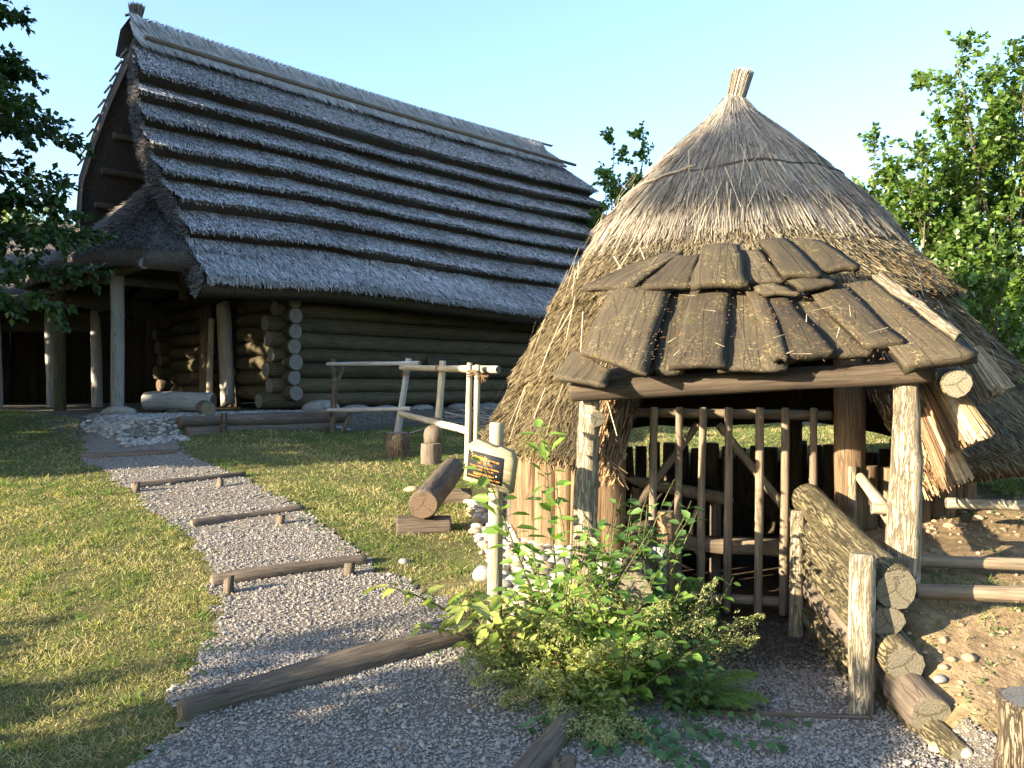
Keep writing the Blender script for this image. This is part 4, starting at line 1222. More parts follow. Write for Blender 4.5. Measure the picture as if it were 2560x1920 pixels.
FLp, FRp, BKp = at(1400, 955, 4.82), at(2420, 893, 4.12), at(1830, 610, 5.66)
pn_ = (FRp - FLp).cross(BKp - FLp).normalized()
if pn_.z < 0: pn_ = -pn_
def plane_hit(u, v, off):
    r = ray(u, v); c = Vector((0, 0, CAMZ))
    d = (FLp + pn_ * off - c).dot(pn_) / r.dot(pn_)
    return c + r * d
def c7(x, y): return (1360 + x * 0.36166, 560 + y * 0.36166)
def c8(x, y): return (1960 + x * 0.27125, 700 + y * 0.27125)
def plank(name, TL, TR, BR, BL, off, th, seed, cup=0.01, nxp=6, nzp=10, edge=0.008):
    tl, tr, br, bl = (plane_hit(*p, off) for p in (TL, TR, BR, BL))
    z = ((tl + tr) * 0.5 - (bl + br) * 0.5).normalized()
    y = pn_; y = (y - z * y.dot(z)).normalized(); x = y.cross(z)
    org = (bl + br) * 0.5
    M = Matrix(((x.x, y.x, z.x, org.x), (x.y, y.y, z.y, org.y), (x.z, y.z, z.z, org.z), (0, 0, 0, 1)))
    Mi = M.inverted()
    q = [Mi @ p for p in (tl, tr, br, bl)]
    R = np.random.default_rng(seed)
    V = []; F = []
    eb = np.cumsum(R.normal(0, edge * 0.6, nxp + 1)); et = np.cumsum(R.normal(0, edge * 0.6, nxp + 1))
    el = np.cumsum(R.normal(0, edge * 0.5, nzp + 1)); er = np.cumsum(R.normal(0, edge * 0.5, nzp + 1))
    for side in (0, 1, 2):                    # bottom, top face (slightly inset for a worn arris)
        for k in range(nzp + 1):
            t = k / nzp
            for i in range(nxp + 1):
                s = i / nxp
                p = (q[3] * (1 - s) + q[2] * s) * (1 - t) + (q[0] * (1 - s) + q[1] * s) * t
                px = p.x + (el[k] * (1 - s) + er[k] * s); pz_ = p.z + eb[i] * (1 - t) + et[i] * t
                hgt = {0: -th, 1: -th * 0.22, 2: 0.0}[side]
                if side == 2:
                    ins = 0.010
                    px += ins * (1 if i == 0 else -1 if i == nxp else 0); pz_ += ins * (1 if k == 0 else -1 if k == nzp else 0)
                hgt += cup * (1 - (2 * s - 1) ** 2) + 0.012 * (vnoise(s * 3 + seed, t * 4, 3) - 0.5)
                V.append((px, hgt, pz_))
    n = nxp + 1; tot = n * (nzp + 1)
    for k in range(nzp):
        for i in range(nxp):
            a = k * n + i
            F.append((a, a + 1, a + 1 + n, a + n)[::-1]); F.append((2 * tot + a, 2 * tot + a + 1, 2 * tot + a + 1 + n, 2 * tot + a + n))
    rim = list(range(nxp + 1)) + [k * n + nxp for k in range(1, nzp + 1)] + [nzp * n + i for i in range(nxp - 1, -1, -1)] + [k * n for k in range(nzp - 1, 0, -1)]
    for a, b in zip(rim, rim[1:] + rim[:1]):
        F.append((a, b, tot + b, tot + a)); F.append((tot + a, tot + b, 2 * tot + b, 2 * tot + a))
    return place(bpy.data.objects.new(name, raw_mesh(name, V, F, MT['plank'])), M, hut)
A7 = lambda *pts: [c7(*p) for p in pts]
A8 = lambda *pts: [c8(*p) for p in pts]
rows_ = [
    (A7((215, 860), (490, 1005), (430, 1100), (70, 1050)), -0.03, 0.036, 0.005),
    (A7((470, 440), (865, 440), (700, 1010), (262, 885)), 0.035, 0.036, 0.02),
    (A7((830, 440), (1070, 440), (960, 1000), (760, 1000)), -0.01, 0.04, 0.0),
    (A7((1025, 430), (1285, 440), (1250, 962), (868, 962)), 0.034, 0.045, 0.012),
    (A7((1250, 450), (1450, 450), (1680, 985), (1190, 990)), 0.0, 0.034, 0.0),
    (A7((1405, 455), (1515, 475), (1668, 925), (1585, 935)), 0.055, 0.036, 0.012),
    (A7((1510, 480), (1700, 475), (2012, 868), (1650, 922)), 0.036, 0.05, 0.012),
    (A8((20, 140), (300, 110), (810, 660), (470, 690)), 0.0, 0.036, 0.0),
    (A8((235, 110), (530, 60), (1115, 575), (745, 610)), 0.036, 0.05, 0.012),
    (A8((500, 40), (840, -10), (1760, 655), (1095, 790)), 0.015, 0.06, 0.008),
]
for i, (q, off, th, cup) in enumerate(rows_):
    plank('roof_board', *q, off, th, 300 + i, cup)
ups = [
    (A7((850, 185), (955, 190), (605, 430), (250, 440)), 0.07, 0.04, 0.0),
    (A7((935, 200), (1080, 205), (1030, 420), (685, 425)), 0.09, 0.04, 0.0),
    (A7((1085, 140), (1325, 150), (1402, 405), (1012, 412)), 0.13, 0.05, 0.012),
    (A7((1345, 165), (1485, 165), (1670, 385), (1395, 395)), 0.10, 0.04, 0.0),
    (A7((1458, 110), (1665, 95), (1912, 330), (1655, 350)), 0.14, 0.045, 0.01),
    (A7((1700, 95), (1910, 110), (2185, 282), (1885, 318)), 0.11, 0.045, 0.01),
    (A7((1448, 425), (1600, 400), (1785, 470), (1515, 478)), 0.09, 0.03, 0.01),
    (A7((1675, 375), (1900, 338), (2042, 405), (1765, 445)), 0.10, 0.035, 0.01),
]
for i, (q, off, th, cup) in enumerate(ups):
    plank('roof_board', *q, off, th, 330 + i, cup)
board('edge_lath', plane_hit(*c8(860, -20), 0.10), plane_hit(*c8(1610, 550), 0.06), 0.05, 0.03, pn_, 'pale_bark', hut)
# fallen straws and needles caught on the boards
n = 900
R = np.random.default_rng(65)
P = []
us = R.uniform(1450, 2350, n); vs = R.uniform(640, 900, n)
pts = np.array([plane_hit(u, v, 0.075)[:] for u, v in zip(us, vs)])
D = R.normal(0, 1, (n, 3)); npv = np.array(pn_[:]); D = D - np.outer(D @ npv, npv)
big = R.random(n) < 0.02
V, F, own = strands(pts, D, np.tile(npv, (n, 1)), np.where(big, 0.09, 0.015) * R.uniform(0.5, 1.4, n), np.where(big, 0.005, 0.004))
cc_ = np.where(big[:, None], [[0.34, 0.28, 0.18]], [[0.20, 0.10, 0.04]]) * R.uniform(0.6, 1.2, (n, 1))
tag(mobj('roof_litter', V, F, MT['straw'], hut, colr=cc_[own]), kind='stuff')

# gate -------------------------------------------------------------------------
GL = Vector((0.80, 5.85, 0)); GR = Vector((2.17, 5.60, 0)); gdir = (GR - GL).normalized(); gn = Vector((gdir.y, -gdir.x, 0))
log('door_post', (0.71, 5.86, -0.05), (0.73, 5.86, 2.15), 0.092, 0.085, 'red_bark', 'end', hut, segs=8, rough=0.06)
log('door_post', (2.29, 5.56, -0.05), (2.27, 5.56, 2.15), 0.105, 0.095, 'red_bark', 'end', hut, segs=8, rough=0.07, bend=0.012)
gate = thing('gate', GL, 'pole gate with seven upright bars closing the dark smithy entrance', 'gate')
def gp_(u, z, o=0.0): return GL + gdir * ((GR - GL).length * u) + gn * o + Vector((0, 0, z))
log('rail', gp_(-0.02, 1.40, -0.03), gp_(1.0, 1.385, -0.03), 0.035, 0.033, 'gate_pole', 'end', gate, segs=6, sides=8)
log('rail', gp_(-0.02, 0.12, -0.03), gp_(1.0, 0.10, -0.03), 0.035, 0.033, 'gate_pole', 'end', gate, segs=6, sides=8)
xs = [445, 688, 912, 1150, 1440, 1670, 1925]
for j, xc in enumerate(xs):
    u = (xc - 180) / (2120 - 180)
    log('bar', gp_(u - 0.004, 0.03, 0.035), gp_(u + 0.006, 1.44, 0.035), 0.031, 0.026, 'gate_pole', 'end', gate, segs=6, sides=9, rough=0.08, bend=0.004, knots=2)
log('brace', gp_(0.0, 0.62, -0.06), gp_(0.36, 1.32, -0.06), 0.030, 0.028, 'gate_pole', 'end', gate, segs=4, sides=8)
log('brace', gp_(0.46, 1.32, -0.06), gp_(0.96, 0.42, -0.06), 0.030, 0.028, 'gate_pole', 'end', gate, segs=4, sides=8)

# palisade round the pit: split logs, each its own
R = np.random.default_rng(66)
na = 74
for j in range(na):
    a = 2 * PI * j / na
    cx = PITC[0] + PITR * math.sin(a); cy = PITC[1] + PITR * math.cos(a)
    if cy < 6.4 and 0.66 < cx < 2.33: continue
    if cy > 7.0 and cx < 0.6: pass
    rr = R.uniform(0.062, 0.085)
    zt = 1.06 + R.normal(0, 0.035) - (0.12 if cy > 8 else 0)
    log('palisade_log', (cx, cy, -0.05), (cx + R.normal(0, 0.012), cy + R.normal(0, 0.012), zt), rr, rr * 0.92,
        'red_bark' if cy < 7 else 'old_log', 'end', hut, segs=4, sides=8, rough=0.08)
# wall plate and roof-bearing posts inside
for a in (0.7, 1.6, 2.5, 3.6, 4.6, 5.6):
    cx = PITC[0] + 1.62 * math.sin(a); cy = PITC[1] + 1.62 * math.cos(a)
    if cy < 6.3: continue
    log('inner_post', (cx, cy, -0.02), (cx, cy, 1.9), 0.07, 0.065, 'old_log', 'end', hut, segs=3, sides=8)
# things inside
ib = thing('smithy_bench', (1.6, 6.5, 0), 'long plank bench inside the smithy behind the gate', 'bench')
board('seat', (1.05, 6.45, 0.40), (2.55, 6.25, 0.36), 0.10, 0.20, (0, -1, 0.0), 'gate_pole', ib)
for x in (1.2, 2.35): log('leg', (x, 6.5, 0), (x, 6.5, 0.36), 0.04, 0.04, 'old_log', 'end', ib, segs=2, sides=6)
bl = thing('bellows_pole', (1.0, 6.4, 0.9), 'pointed horizontal pole lit by the sun behind the gate', 'pole')
pts = [Vector((0.86, 6.62, 0.86)), Vector((1.02, 6.5, 0.83)), Vector((1.62, 6.38, 0.72)), Vector((1.70, 6.36, 0.705))]
V, F = tubes([pts], [[0.012, 0.045, 0.05, 0.012]], 10)
mobj('shaft', V, F, MT['gate_pole'], bl, smooth=True)
log('forked_leg', (1.58, 6.45, 0.0), (1.58, 6.43, 0.70), 0.05, 0.045, 'old_log', 'end', bl, segs=3, sides=8)
log('forked_leg', (0.98, 6.6, 0.0), (0.99, 6.58, 0.78), 0.05, 0.045, 'old_log', 'end', bl, segs=3, sides=8)
bk = thing('zinc_bucket', (2.2, 6.15, 0.43), 'grey metal tub standing on the bench behind the gate', 'tub')
V = []; F = []
prof = [(0.10, 0.0), (0.13, 0.16), (0.145, 0.165), (0.145, 0.175), (0.125, 0.17), (0.095, 0.02)]
for a, (r, z) in enumerate(prof):
    for j in range(16): V.append((2.2 + 1.25 * r * math.cos(j * PI / 8), 6.18 + r * math.sin(j * PI / 8), 0.46 + z))
for a in range(5):
    for j in range(16): F.append((a * 16 + j, a * 16 + (j + 1) % 16, (a + 1) * 16 + (j + 1) % 16, (a + 1) * 16 + j))
F.append(tuple(range(15, -1, -1))); F.append(tuple(80 + j for j in range(16)))
mobj('tub', V, F, MT['bucket'], bk)
fs = place(bpy.data.objects.new('forge_block', rock_mesh('forge_block', 0.42, 0.35, 0.36, MT['soot'], 71, 3, 0.1)), Matrix.Translation((1.55, 7.3, 0.34)))
tag(fs, 'dark clay forge mound in the smithy pit', 'forge')

# entrance: right cheek of stacked logs ------------------------------------------
ck = thing('cheek_log_stack', (1.95, 3.9, 0), 'stacked bark logs holding back the earth right of the entrance', 'retaining wall')
ends = [((1.93, 5.42, 0.86), (1.865, 4.02, 0.60), 0.105), ((1.90, 5.40, 0.68), (1.83, 4.04, 0.44), 0.088), ((1.92, 5.40, 0.50), (1.86, 3.92, 0.27), 0.095),
        ((1.92, 5.38, 0.32), (1.885, 3.72, 0.11), 0.092), ((1.90, 5.36, 0.14), (1.91, 3.50, -0.015), 0.085), ((1.94, 5.36, -0.02), (1.86, 4.4, -0.03), 0.09)]
for j, (a, b, r) in enumerate(ends):
    log('log', a, b, r, r * 1.03, 'bark_moss' if j != 3 else 'old_log', 'end', ck, segs=9, rough=0.08, knots=3)
log('stake', (1.69, 4.02, -0.25), (1.70, 4.02, 0.78), 0.062, 0.058, 'pale_bark', 'end', ck, segs=7, rough=0.08)
log('stake', (1.785, 5.24, -0.2), (1.815, 5.25, 0.80), 0.052, 0.045, 'pale_bark', 'end', ck, segs=7, rough=0.12)
# left cheek
cl = thing('cheek_log_stack', (0.85, 5.3, 0), 'low bark logs and stake left of the smithy entrance behind the shrub', 'retaining wall')
for j, (z, r) in enumerate([(0.55, 0.10), (0.36, 0.09), (0.18, 0.09), (0.0, 0.09)]):
    log('log', (0.92 + 0.01 * j, 5.72, z + 0.02), (0.66 - 0.01 * j, 4.45 - 0.06 * j, z - 0.06), r, r, 'bark', 'end', cl, segs=7, rough=0.09)
log('stake', (0.985, 5.28, -0.2), (0.98, 5.28, 0.79), 0.062, 0.058, 'red_bark', 'end', cl, segs=6, rough=0.08)
board('board', (0.865, 5.05, -0.1), (0.865, 5.05, 0.62), 0.15, 0.03, (-0.2, -1, 0), 'grey_pole', cl)
o = log('threshold_log', (0.95, 3.99, 0.0), (1.70, 3.93, 0.0), 0.035, 0.03, 'old_log', 'end', None, segs=8, sides=8)
tag(o, 'thin log threshold lying across the smithy entrance', 'threshold')
# handrail beside the gate
hr = thing('handrail', (2.2, 4.9, 0.5), 'short slanting handrail pole between gate and right porch post', 'railing')
log('rail', (2.28, 5.42, 0.99), (2.13, 4.62, 0.83), 0.034, 0.042, 'pole', 'end', hr, segs=5, sides=9)
log('upright', (2.24, 5.45, 0.40), (2.24, 5.45, 1.06), 0.03, 0.03, 'pale_bark', 'end', hr, segs=4, sides=8)
log('peg', (2.02, 4.66, 0.90), (2.25, 4.62, 0.89), 0.03, 0.03, 'pole', 'end', hr, segs=2, sides=8)

# rail fence running off to the right
rf = thing('rail_fence', (3.2, 5.0, 0.5), 'three peeled rails running from the smithy off to the right', 'fence')
log('rail', at(2365, 1257, 5.35), at(2900, 1275, 5.1), 0.036, 0.036, 'pole', 'end', rf, segs=8, sides=9, knots=2)
log('rail', at(2195, 1400, 4.72), at(2900, 1420, 4.55), 0.034, 0.036, 'gate_pole', 'end', rf, segs=8, sides=9, knots=2)
log('rail', at(2290, 1478, 4.36), at(2900, 1500, 4.0), 0.040, 0.044, 'gate_pole', 'end', rf, segs=8, sides=9, knots=2)
log('post', (3.62, 4.75, 0.2), (3.62, 4.75, 1.15), 0.05, 0.05, 'bark', 'end', rf)
log('post', (4.1, 5.15, 0.2), (4.1, 5.15, 1.15), 0.05, 0.05, 'bark', 'end', rf)
o = log('loose_billet', at(2340, 1425, 4.85), at(2375, 1432, 4.75), 0.028, 0.03, 'pole', 'end', None, segs=3, sides=8)
tag(o, 'small pale billet lying on the earth beside the right porch post', 'stick')

# big stump bottom right
sp = on(2.06, 3.28)
o = log('chopping_block', (2.12, 3.22, -0.1), (2.12, 3.25, 0.36), 0.215, 0.20, 'bark', 'end_grey', None, sides=20, segs=8, rough=0.05)
tag(o, 'thick grey-topped tree stump at the lower right corner', 'stump')

# ------------------------------------------------------------------ sign
sign = thing('info_sign', (-0.09, 4.9, 0.1), 'wooden sign with black plate and orange lettering on a round post', 'sign')
sgx = at(1238, 1300, 4.9).x
log('post', (sgx - 0.008, 4.93, -0.1), (sgx + 0.008, 4.93, 1.372), 0.046, 0.042, 'pole', 'end_grey', sign, segs=8, rough=0.02)
psi = math.radians(33)
u_ = Vector((math.cos(psi), -math.sin(psi), -0.17)).normalized()
nrm_ = Vector((-math.sin(psi), -math.cos(psi), 0))
v_ = Vector((0, 0, 1)); v_ = (v_ - u_ * v_.dot(u_)).normalized()
nrm_ = u_.cross(v_); 
if nrm_.y > 0: nrm_ = -nrm_
v_ = (v_ + nrm_ * 0.10).normalized(); nrm_ = u_.cross(v_).normalized()
if nrm_.y > 0: nrm_ = -nrm_
SC = at(1218, 1168, 4.84)
# board: irregular hexagon outline, extruded back
outl = [(-0.165, -0.115), (0.165, -0.125), (0.172, 0.075), (0.145, 0.118), (0.06, 0.130), (0.035, 0.118), (-0.105, 0.140), (-0.150, 0.105)]
def sb(a, b, o): return SC + u_ * a + v_ * b + nrm_ * o
Mb = Matrix(((v_.x, nrm_.x, u_.x, SC.x), (v_.y, nrm_.y, u_.y, SC.y), (v_.z, nrm_.z, u_.z, SC.z), (0, 0, 0, 1)))
V = [(b, 0.0, a) for a, b in outl] + [(b * 1.0, -0.058, a) for a, b in outl]
nb_ = len(outl)
cen = [(0.0, 0.004, 0.0), (0.0, -0.058, 0.0)]
F = [tuple(range(nb_)), tuple(range(2 * nb_ - 1, nb_ - 1, -1))] + [((i + 1) % nb_, i, nb_ + i, nb_ + (i + 1) % nb_) for i in range(nb_)]
MT['sign_wood'] = mat_wood('sign_wood', (0.22, 0.18, 0.10), (0.46, 0.40, 0.26), 0.3, 0.4, 0.15)
place(bpy.data.objects.new('board', raw_mesh('board', V, F, MT['sign_wood'])), Mb, sign)
pa, pb, pw, ph2 = -0.013, -0.005, 0.126, 0.083
pv = [sb(pa + sx * pw, pb + sy * ph2, o) for o in (0.002, 0.006) for sx, sy in ((-1, -1), (1, -1), (1, 1), (-1, 1))]
plate = mobj('plate', [tuple(p) for p in pv], [(3, 2, 1, 0), (4, 5, 6, 7), (0, 1, 5, 4), (1, 2, 6, 5), (2, 3, 7, 6), (3, 0, 4, 7)], MT['plate'], sign)
def text(s, a, b, size, wmax=None):
    cu = bpy.data.curves.new('lettering', 'FONT')
    cu.body = s; cu.size = size; cu.extrude = 0.0004; cu.align_x = 'LEFT'
    cu.materials.append(MT['orange'])
    o = bpy.data.objects.new('lettering', cu)
    p = sb(a, b, 0.0072)
    x, y, z = u_, v_, nrm_
    M = Matrix(((x.x, y.x, z.x, p.x), (x.y, y.y, z.y, p.y), (x.z, y.z, z.z, p.z), (0, 0, 0, 1)))
    col.objects.link(o)
    bpy.context.view_layer.update()
    me = bpy.data.meshes.new_from_object(o.evaluated_get(bpy.context.evaluated_depsgraph_get()))
    bpy.data.objects.remove(o)
    xs_ = [v.co.x for v in me.vertices]
    k = wmax / (max(xs_) - min(xs_)) if wmax else 1.0
    for v in me.vertices: v.co.x *= k
    if not me.materials: me.materials.append(MT['orange'])
    return place(bpy.data.objects.new('lettering', me), M, plate)
L0 = pa - pw
text('Schmiede', L0 + 0.026, 0.036, 0.042, 0.112)
text('der Latènezeit', L0 + 0.146, 0.037, 0.018, 0.078)
text('( um 200 vor Chr. )', L0 + 0.075, 0.012, 0.021, 0.100)
text('Grubenbau mit Wänden aus stehenden Rundhölzern,', L0 + 0.018, -0.010, 0.014, 0.210)
text('stroh-schilfgedecktes Kegeldach', L0 + 0.056, -0.028, 0.014, 0.132)
text('PATENSCHAFT: Sparkasse Gleisdorf', L0 + 0.048, -0.054, 0.015, 0.148)
text('Einrichtung von der Firmengruppe Weizbäche-Kult. (Weiz)', L0 + 0.012, -0.072, 0.013, 0.226)
for (a, b, wd) in ((L0 + 0.026, 0.0305, 0.112), (L0 + 0.048, -0.0575, 0.062)):
    q = [sb(a, b, 0.0075), sb(a + wd, b, 0.0075), sb(a + wd, b + 0.0024, 0.0075), sb(a, b + 0.0024, 0.0075)]
    q = q + [p - nrm_ * 0.001 for p in q]
    mobj('underline', [tuple(p) for p in q], [(0, 1, 2, 3), (7, 6, 5, 4), (0, 4, 5, 1), (1, 5, 6, 2), (2, 6, 7, 3), (3, 7, 4, 0)], MT['orange'], plate)
for (a, b) in ((L0 + 0.032, -0.026), (L0 + 0.212, -0.040), (L0 + 0.024, 0.074)):
    p = sb(a, b, 0.008)
    V, F = tubes([[tuple(p - nrm_ * 0.004), tuple(p)]], [[0.005, 0.004]], 8)
    mobj('screw', V, F, MT['screw'], plate)

# ------------------------------------------------------------------ log steps of the path
def gpt(u, v, dz=0.0):
    x, y = ground_hit(u, v); return Vector((x, y, gz(x, y) + dz))
steps = [((450, 1795), (1168, 1598), 0.078, 'long dark log step nearest the viewer, half in shade', []),
         ((528, 1462), (915, 1408), 0.066, 'brown log step held by two pegs, second from the front', [(572, 1478), (872, 1432)]),
         ((478, 1318), (755, 1275), 0.056, 'knobbly brown log step with one peg, third from the front', [(702, 1305)]),
         ((330, 1222), (612, 1190), 0.056, 'grey log step with two pegs near the shade edge', [(342, 1224), (552, 1212)]),
         ((203, 1148), (455, 1132), 0.055, 'dark log step farthest up the path, in the shade', [])]
for (a, b, r, lab, pegs) in steps:
    A = gpt(*a, r * 0.12); B = gpt(*b, r * 0.12)
    t = thing('log_step', A, lab, 'log step', 'log steps of the gravel path')
    log('log', A, B, r, r * 0.88, 'old_log', 'end', t, segs=18, rough=0.10, knots=7, bend=0.014)
    for (u, v) in pegs:
        P = gpt(u, v + 6, 0)
        LSEED[0] += 1
        board('peg', P + Vector((0, 0, -0.12)), P + Vector((0.012, 0.01, 0.085)), 0.062, 0.045, (-0.5, -1, 0.1), 'old_log', t, nz=3, ends=0.018)
o = thing('border_log', gpt(1290, 1915), 'dark border log with a peg under the ivy at the front', 'log')
log('log', Vector((0.02, 3.30, 0.0)), Vector((0.30, 3.92, 0.03)), 0.07, 0.06, 'old_log', 'end', o, segs=8, rough=0.1)
board('peg', Vector((0.20, 3.38, -0.1)), Vector((0.20, 3.38, 0.09)), 0.09, 0.05, (0.3, -1, 0), 'old_log', o, nz=3)

# ------------------------------------------------------------------ rail fence by the lawn
fa = thing('forked_post_fence', (-2.9, 13.5, 0.8), 'grey rail fence on a forked bark post in front of the log wall', 'fence')
A_ = Vector((-2.92, 13.55, gz(-2.92, 13.55))); B_ = Vector((-1.68, 12.5, gz(-1.68, 12.5)))
log('post', A_ + Vector((-0.03, 0, -0.1)), A_ + Vector((0.03, 0, 0.85)), 0.055, 0.045, 'bark', 'end', fa, sides=9)
log('fork', A_ + Vector((0.03, 0, 0.82)), A_ + Vector((0.0, -0.02, 1.22)), 0.042, 0.03, 'bark', 'end', fa, sides=8, segs=4, bend=0.03)
log('fork', A_ + Vector((0.04, 0, 0.80)), A_ + Vector((0.17, 0.06, 1.17)), 0.036, 0.026, 'bark', 'end', fa, sides=8, segs=4, bend=0.03)
log('strut', A_ + Vector((0.12, 0.05, -0.05)), A_ + Vector((0.25, 0.12, 0.35)), 0.04, 0.04, 'bark', 'end', fa, sides=8, segs=3)
log('rail', at(818, 910, 13.6), at(1050, 908, 12.2), 0.033, 0.035, 'grey_pole', 'end_grey', fa, segs=8, sides=9, rough=0.08, bend=0.008)
log('rail', at(818, 1026, 13.45), at(1028, 1022, 12.35), 0.035, 0.034, 'grey_pole', 'end_grey', fa, segs=8, sides=9)
log('post', B_ + Vector((-0.08, 0, -0.1)), at(1022, 896, 12.5), 0.055, 0.045, 'grey_pole', 'end_grey', fa, sides=9)
fb = thing('tied_pole_fence', (-1.0, 11.4, 0.7), 'pale peeled pole fence tied with cord beside the smithy roof', 'fence')
C_p = Vector((-1.02, 11.5, gz(-1.02, 11.5)))
log('post', C_p + Vector((-0.04, 0, -0.1)), at(1107, 902, 11.5), 0.056, 0.045, 'pole', 'end_grey', fb, sides=9, knots=2)
D1 = Vector((-0.56, 10.35, gz(-0.56, 10.35)))
log('post', D1 + Vector((0, 0, -0.1)), at(1174, 907, 10.35), 0.042, 0.036, 'pole', 'end_grey', fb, sides=9)
log('post', D1 + Vector((0.10, 0.03, -0.1)), at(1194, 912, 10.35), 0.045, 0.036, 'pole', 'end_grey', fb, sides=9, knots=2)
log('rail', at(1003, 919, 12.4), at(1246, 924, 10.25), 0.045, 0.05, 'pole', 'end', fb, segs=8, sides=9, rough=0.08)
log('rail', at(998, 1033, 12.4), at(1172, 1078, 10.42), 0.042, 0.048, 'pole', 'end', fb, segs=8, sides=9)
for (u, v, d, r) in ((1100, 922, 11.45, 0.065), (1090, 1052, 11.45, 0.062), (1014, 938, 12.45, 0.06), (1184, 936, 10.33, 0.085)):
    c = np.array(at(u, v, d)[:])
    th = np.linspace(0, 2 * PI, 14)
    rings = [c + np.stack([r * np.cos(th), r * 0.9 * np.sin(th), 0.35 * r * np.cos(th + q) + 0.012 * q], 1) for q in (0, 1, 2)]
    V, F = tubes(rings, [np.full(14, 0.007)] * 3, 5)
    mobj('cord', V, F, MT['rope'], fb)
V_, F_, own_ = strands(np.tile(np.array(at(1203, 938, 10.28)[:]), (40, 1)), np.random.default_rng(3).normal(0, 1, (40, 3)) * [1, 0.6, 0.7] + [0.8, -0.3, -0.4], np.random.default_rng(4).normal(0, 1, (40, 3)), 0.10, 0.007)
mobj('cord_end', V_, F_, MT['rope'], fb)

# stumps and log benches
def stump(name, u, v, r, h, lab, mat='bark', end='end_grey'):
    x, y = ground_hit(u, v); z = gz(x, y)
    o = log(name, (x, y, z - 0.05), (x, y, z + h), r * 1.08, r, mat, end, None, sides=18, segs=6, rough=0.07)
    return tag(o, lab, 'stump'), Vector((x, y, z))
s1, p_ = stump('tree_stump', 994, 1142, 0.16, 0.32, 'dark furrowed tree stump seat on the lawn by the fence', 'bark', 'end_grey')
cs_, p_ = None, Vector((*ground_hit(1078, 1158), 0)); p_.z = gz(p_.x, p_.y)
ch = thing('stump_chair', p_, 'stump seat with a rounded carved backrest on the lawn', 'chair')
log('seat', p_ + Vector((0, 0, -0.05)), p_ + Vector((0, 0, 0.25)), 0.135, 0.125, 'old_log', 'end', ch, sides=16, segs=5, rough=0.05)
V = []; F = []
arc = [(-0.105, 0.0), (-0.112, 0.10), (-0.10, 0.17), (-0.06, 0.215), (0, 0.23), (0.06, 0.215), (0.10, 0.17), (0.112, 0.10), (0.105, 0.0)]
for yy in (0.05, 0.105):
    for (a, z) in arc: V.append((a, yy + 0.03 * (1 - (a / 0.115) ** 2), z))
m = len(arc)
F = [tuple(range(m)), tuple(range(2 * m - 1, m - 1, -1))] + [((i + 1) % m, i, m + i, m + (i + 1) % m) for i in range(m)]
place(bpy.data.objects.new('backrest', raw_mesh('backrest', V, F, MT['old_log'])), Matrix.Translation(p_ + Vector((0, 0, 0.245))) @ Matrix.Rotation(-0.15, 4, 'Z'), ch)

lb = thing('log_bench', (-0.74, 7.0, 0.4), 'thick rounded log bench on a cross log beside the pebble bank', 'bench')
log('seat_log', at(1058, 1262, 6.95), at(1132, 1172, 8.3), 0.128, 0.12, 'old_log', 'end_dark', lb, sides=18, segs=10, rough=0.04)
log('bearer', on(-0.98, 7.05, 0.02), on(-0.52, 7.10, 0.03), 0.11, 0.10, 'old_log', 'end', lb, segs=5)
log('bearer', on(-0.85, 8.15, 0.02), on(-0.40, 8.2, 0.03), 0.10, 0.10, 'old_log', 'end', lb, segs=5)
l2 = thing('small_log_bench', (0.1, 7.6, 0.4), 'round log with its cut end showing just behind the sign', 'bench')
log('seat_log', at(1316, 1209, 7.3), at(1225, 1190, 8.2), 0.098, 0.10, 'pole', 'end_dark', l2, sides=16, segs=6)
log('bearer', on(0.02, 7.35, 0.0), on(-0.10, 7.75, 0.0), 0.09, 0.09, 'old_log', 'end', l2, segs=4)
o = place(bpy.data.objects.new('flat_stone', rock_mesh('flat_stone', 0.09, 0.07, 0.035, MT['pebble_t'], 91, 2, 0.12)), Matrix.Translation(gpt(1030, 1228, 0.02)))
tag(o, 'small flat pale stone on the grass by the log bench', 'stone')

# brushwood heap behind the fence
R = np.random.default_rng(73)
pl = []; rd = []
for j in range(90):
    c = np.array([0.1, 13.6, gz(0.1, 13.6) + 0.05]) + R.normal(0, 1, 3) * [0.5, 0.5, 0.02] + np.array([0, 0, R.random() * 0.32])
    a = R.normal(0.2, 0.5); L = R.uniform(0.5, 1.3)
    d = np.array([math.cos(a), math.sin(a), R.normal(0, 0.15)])
    pl.append([c - d * L / 2, c + R.normal(0, 0.03, 3), c + d * L / 2 + R.normal(0, 0.08, 3)]); r = R.uniform(0.006, 0.02)
    rd.append([r, r * 0.9, r * 0.5])
V, F = tubes(pl, rd, 5)
o = mobj('brushwood', V, F, MT['grey_pole'])
tag(o, 'heap of loose grey brushwood by the log wall', 'brushwood', kind='stuff')

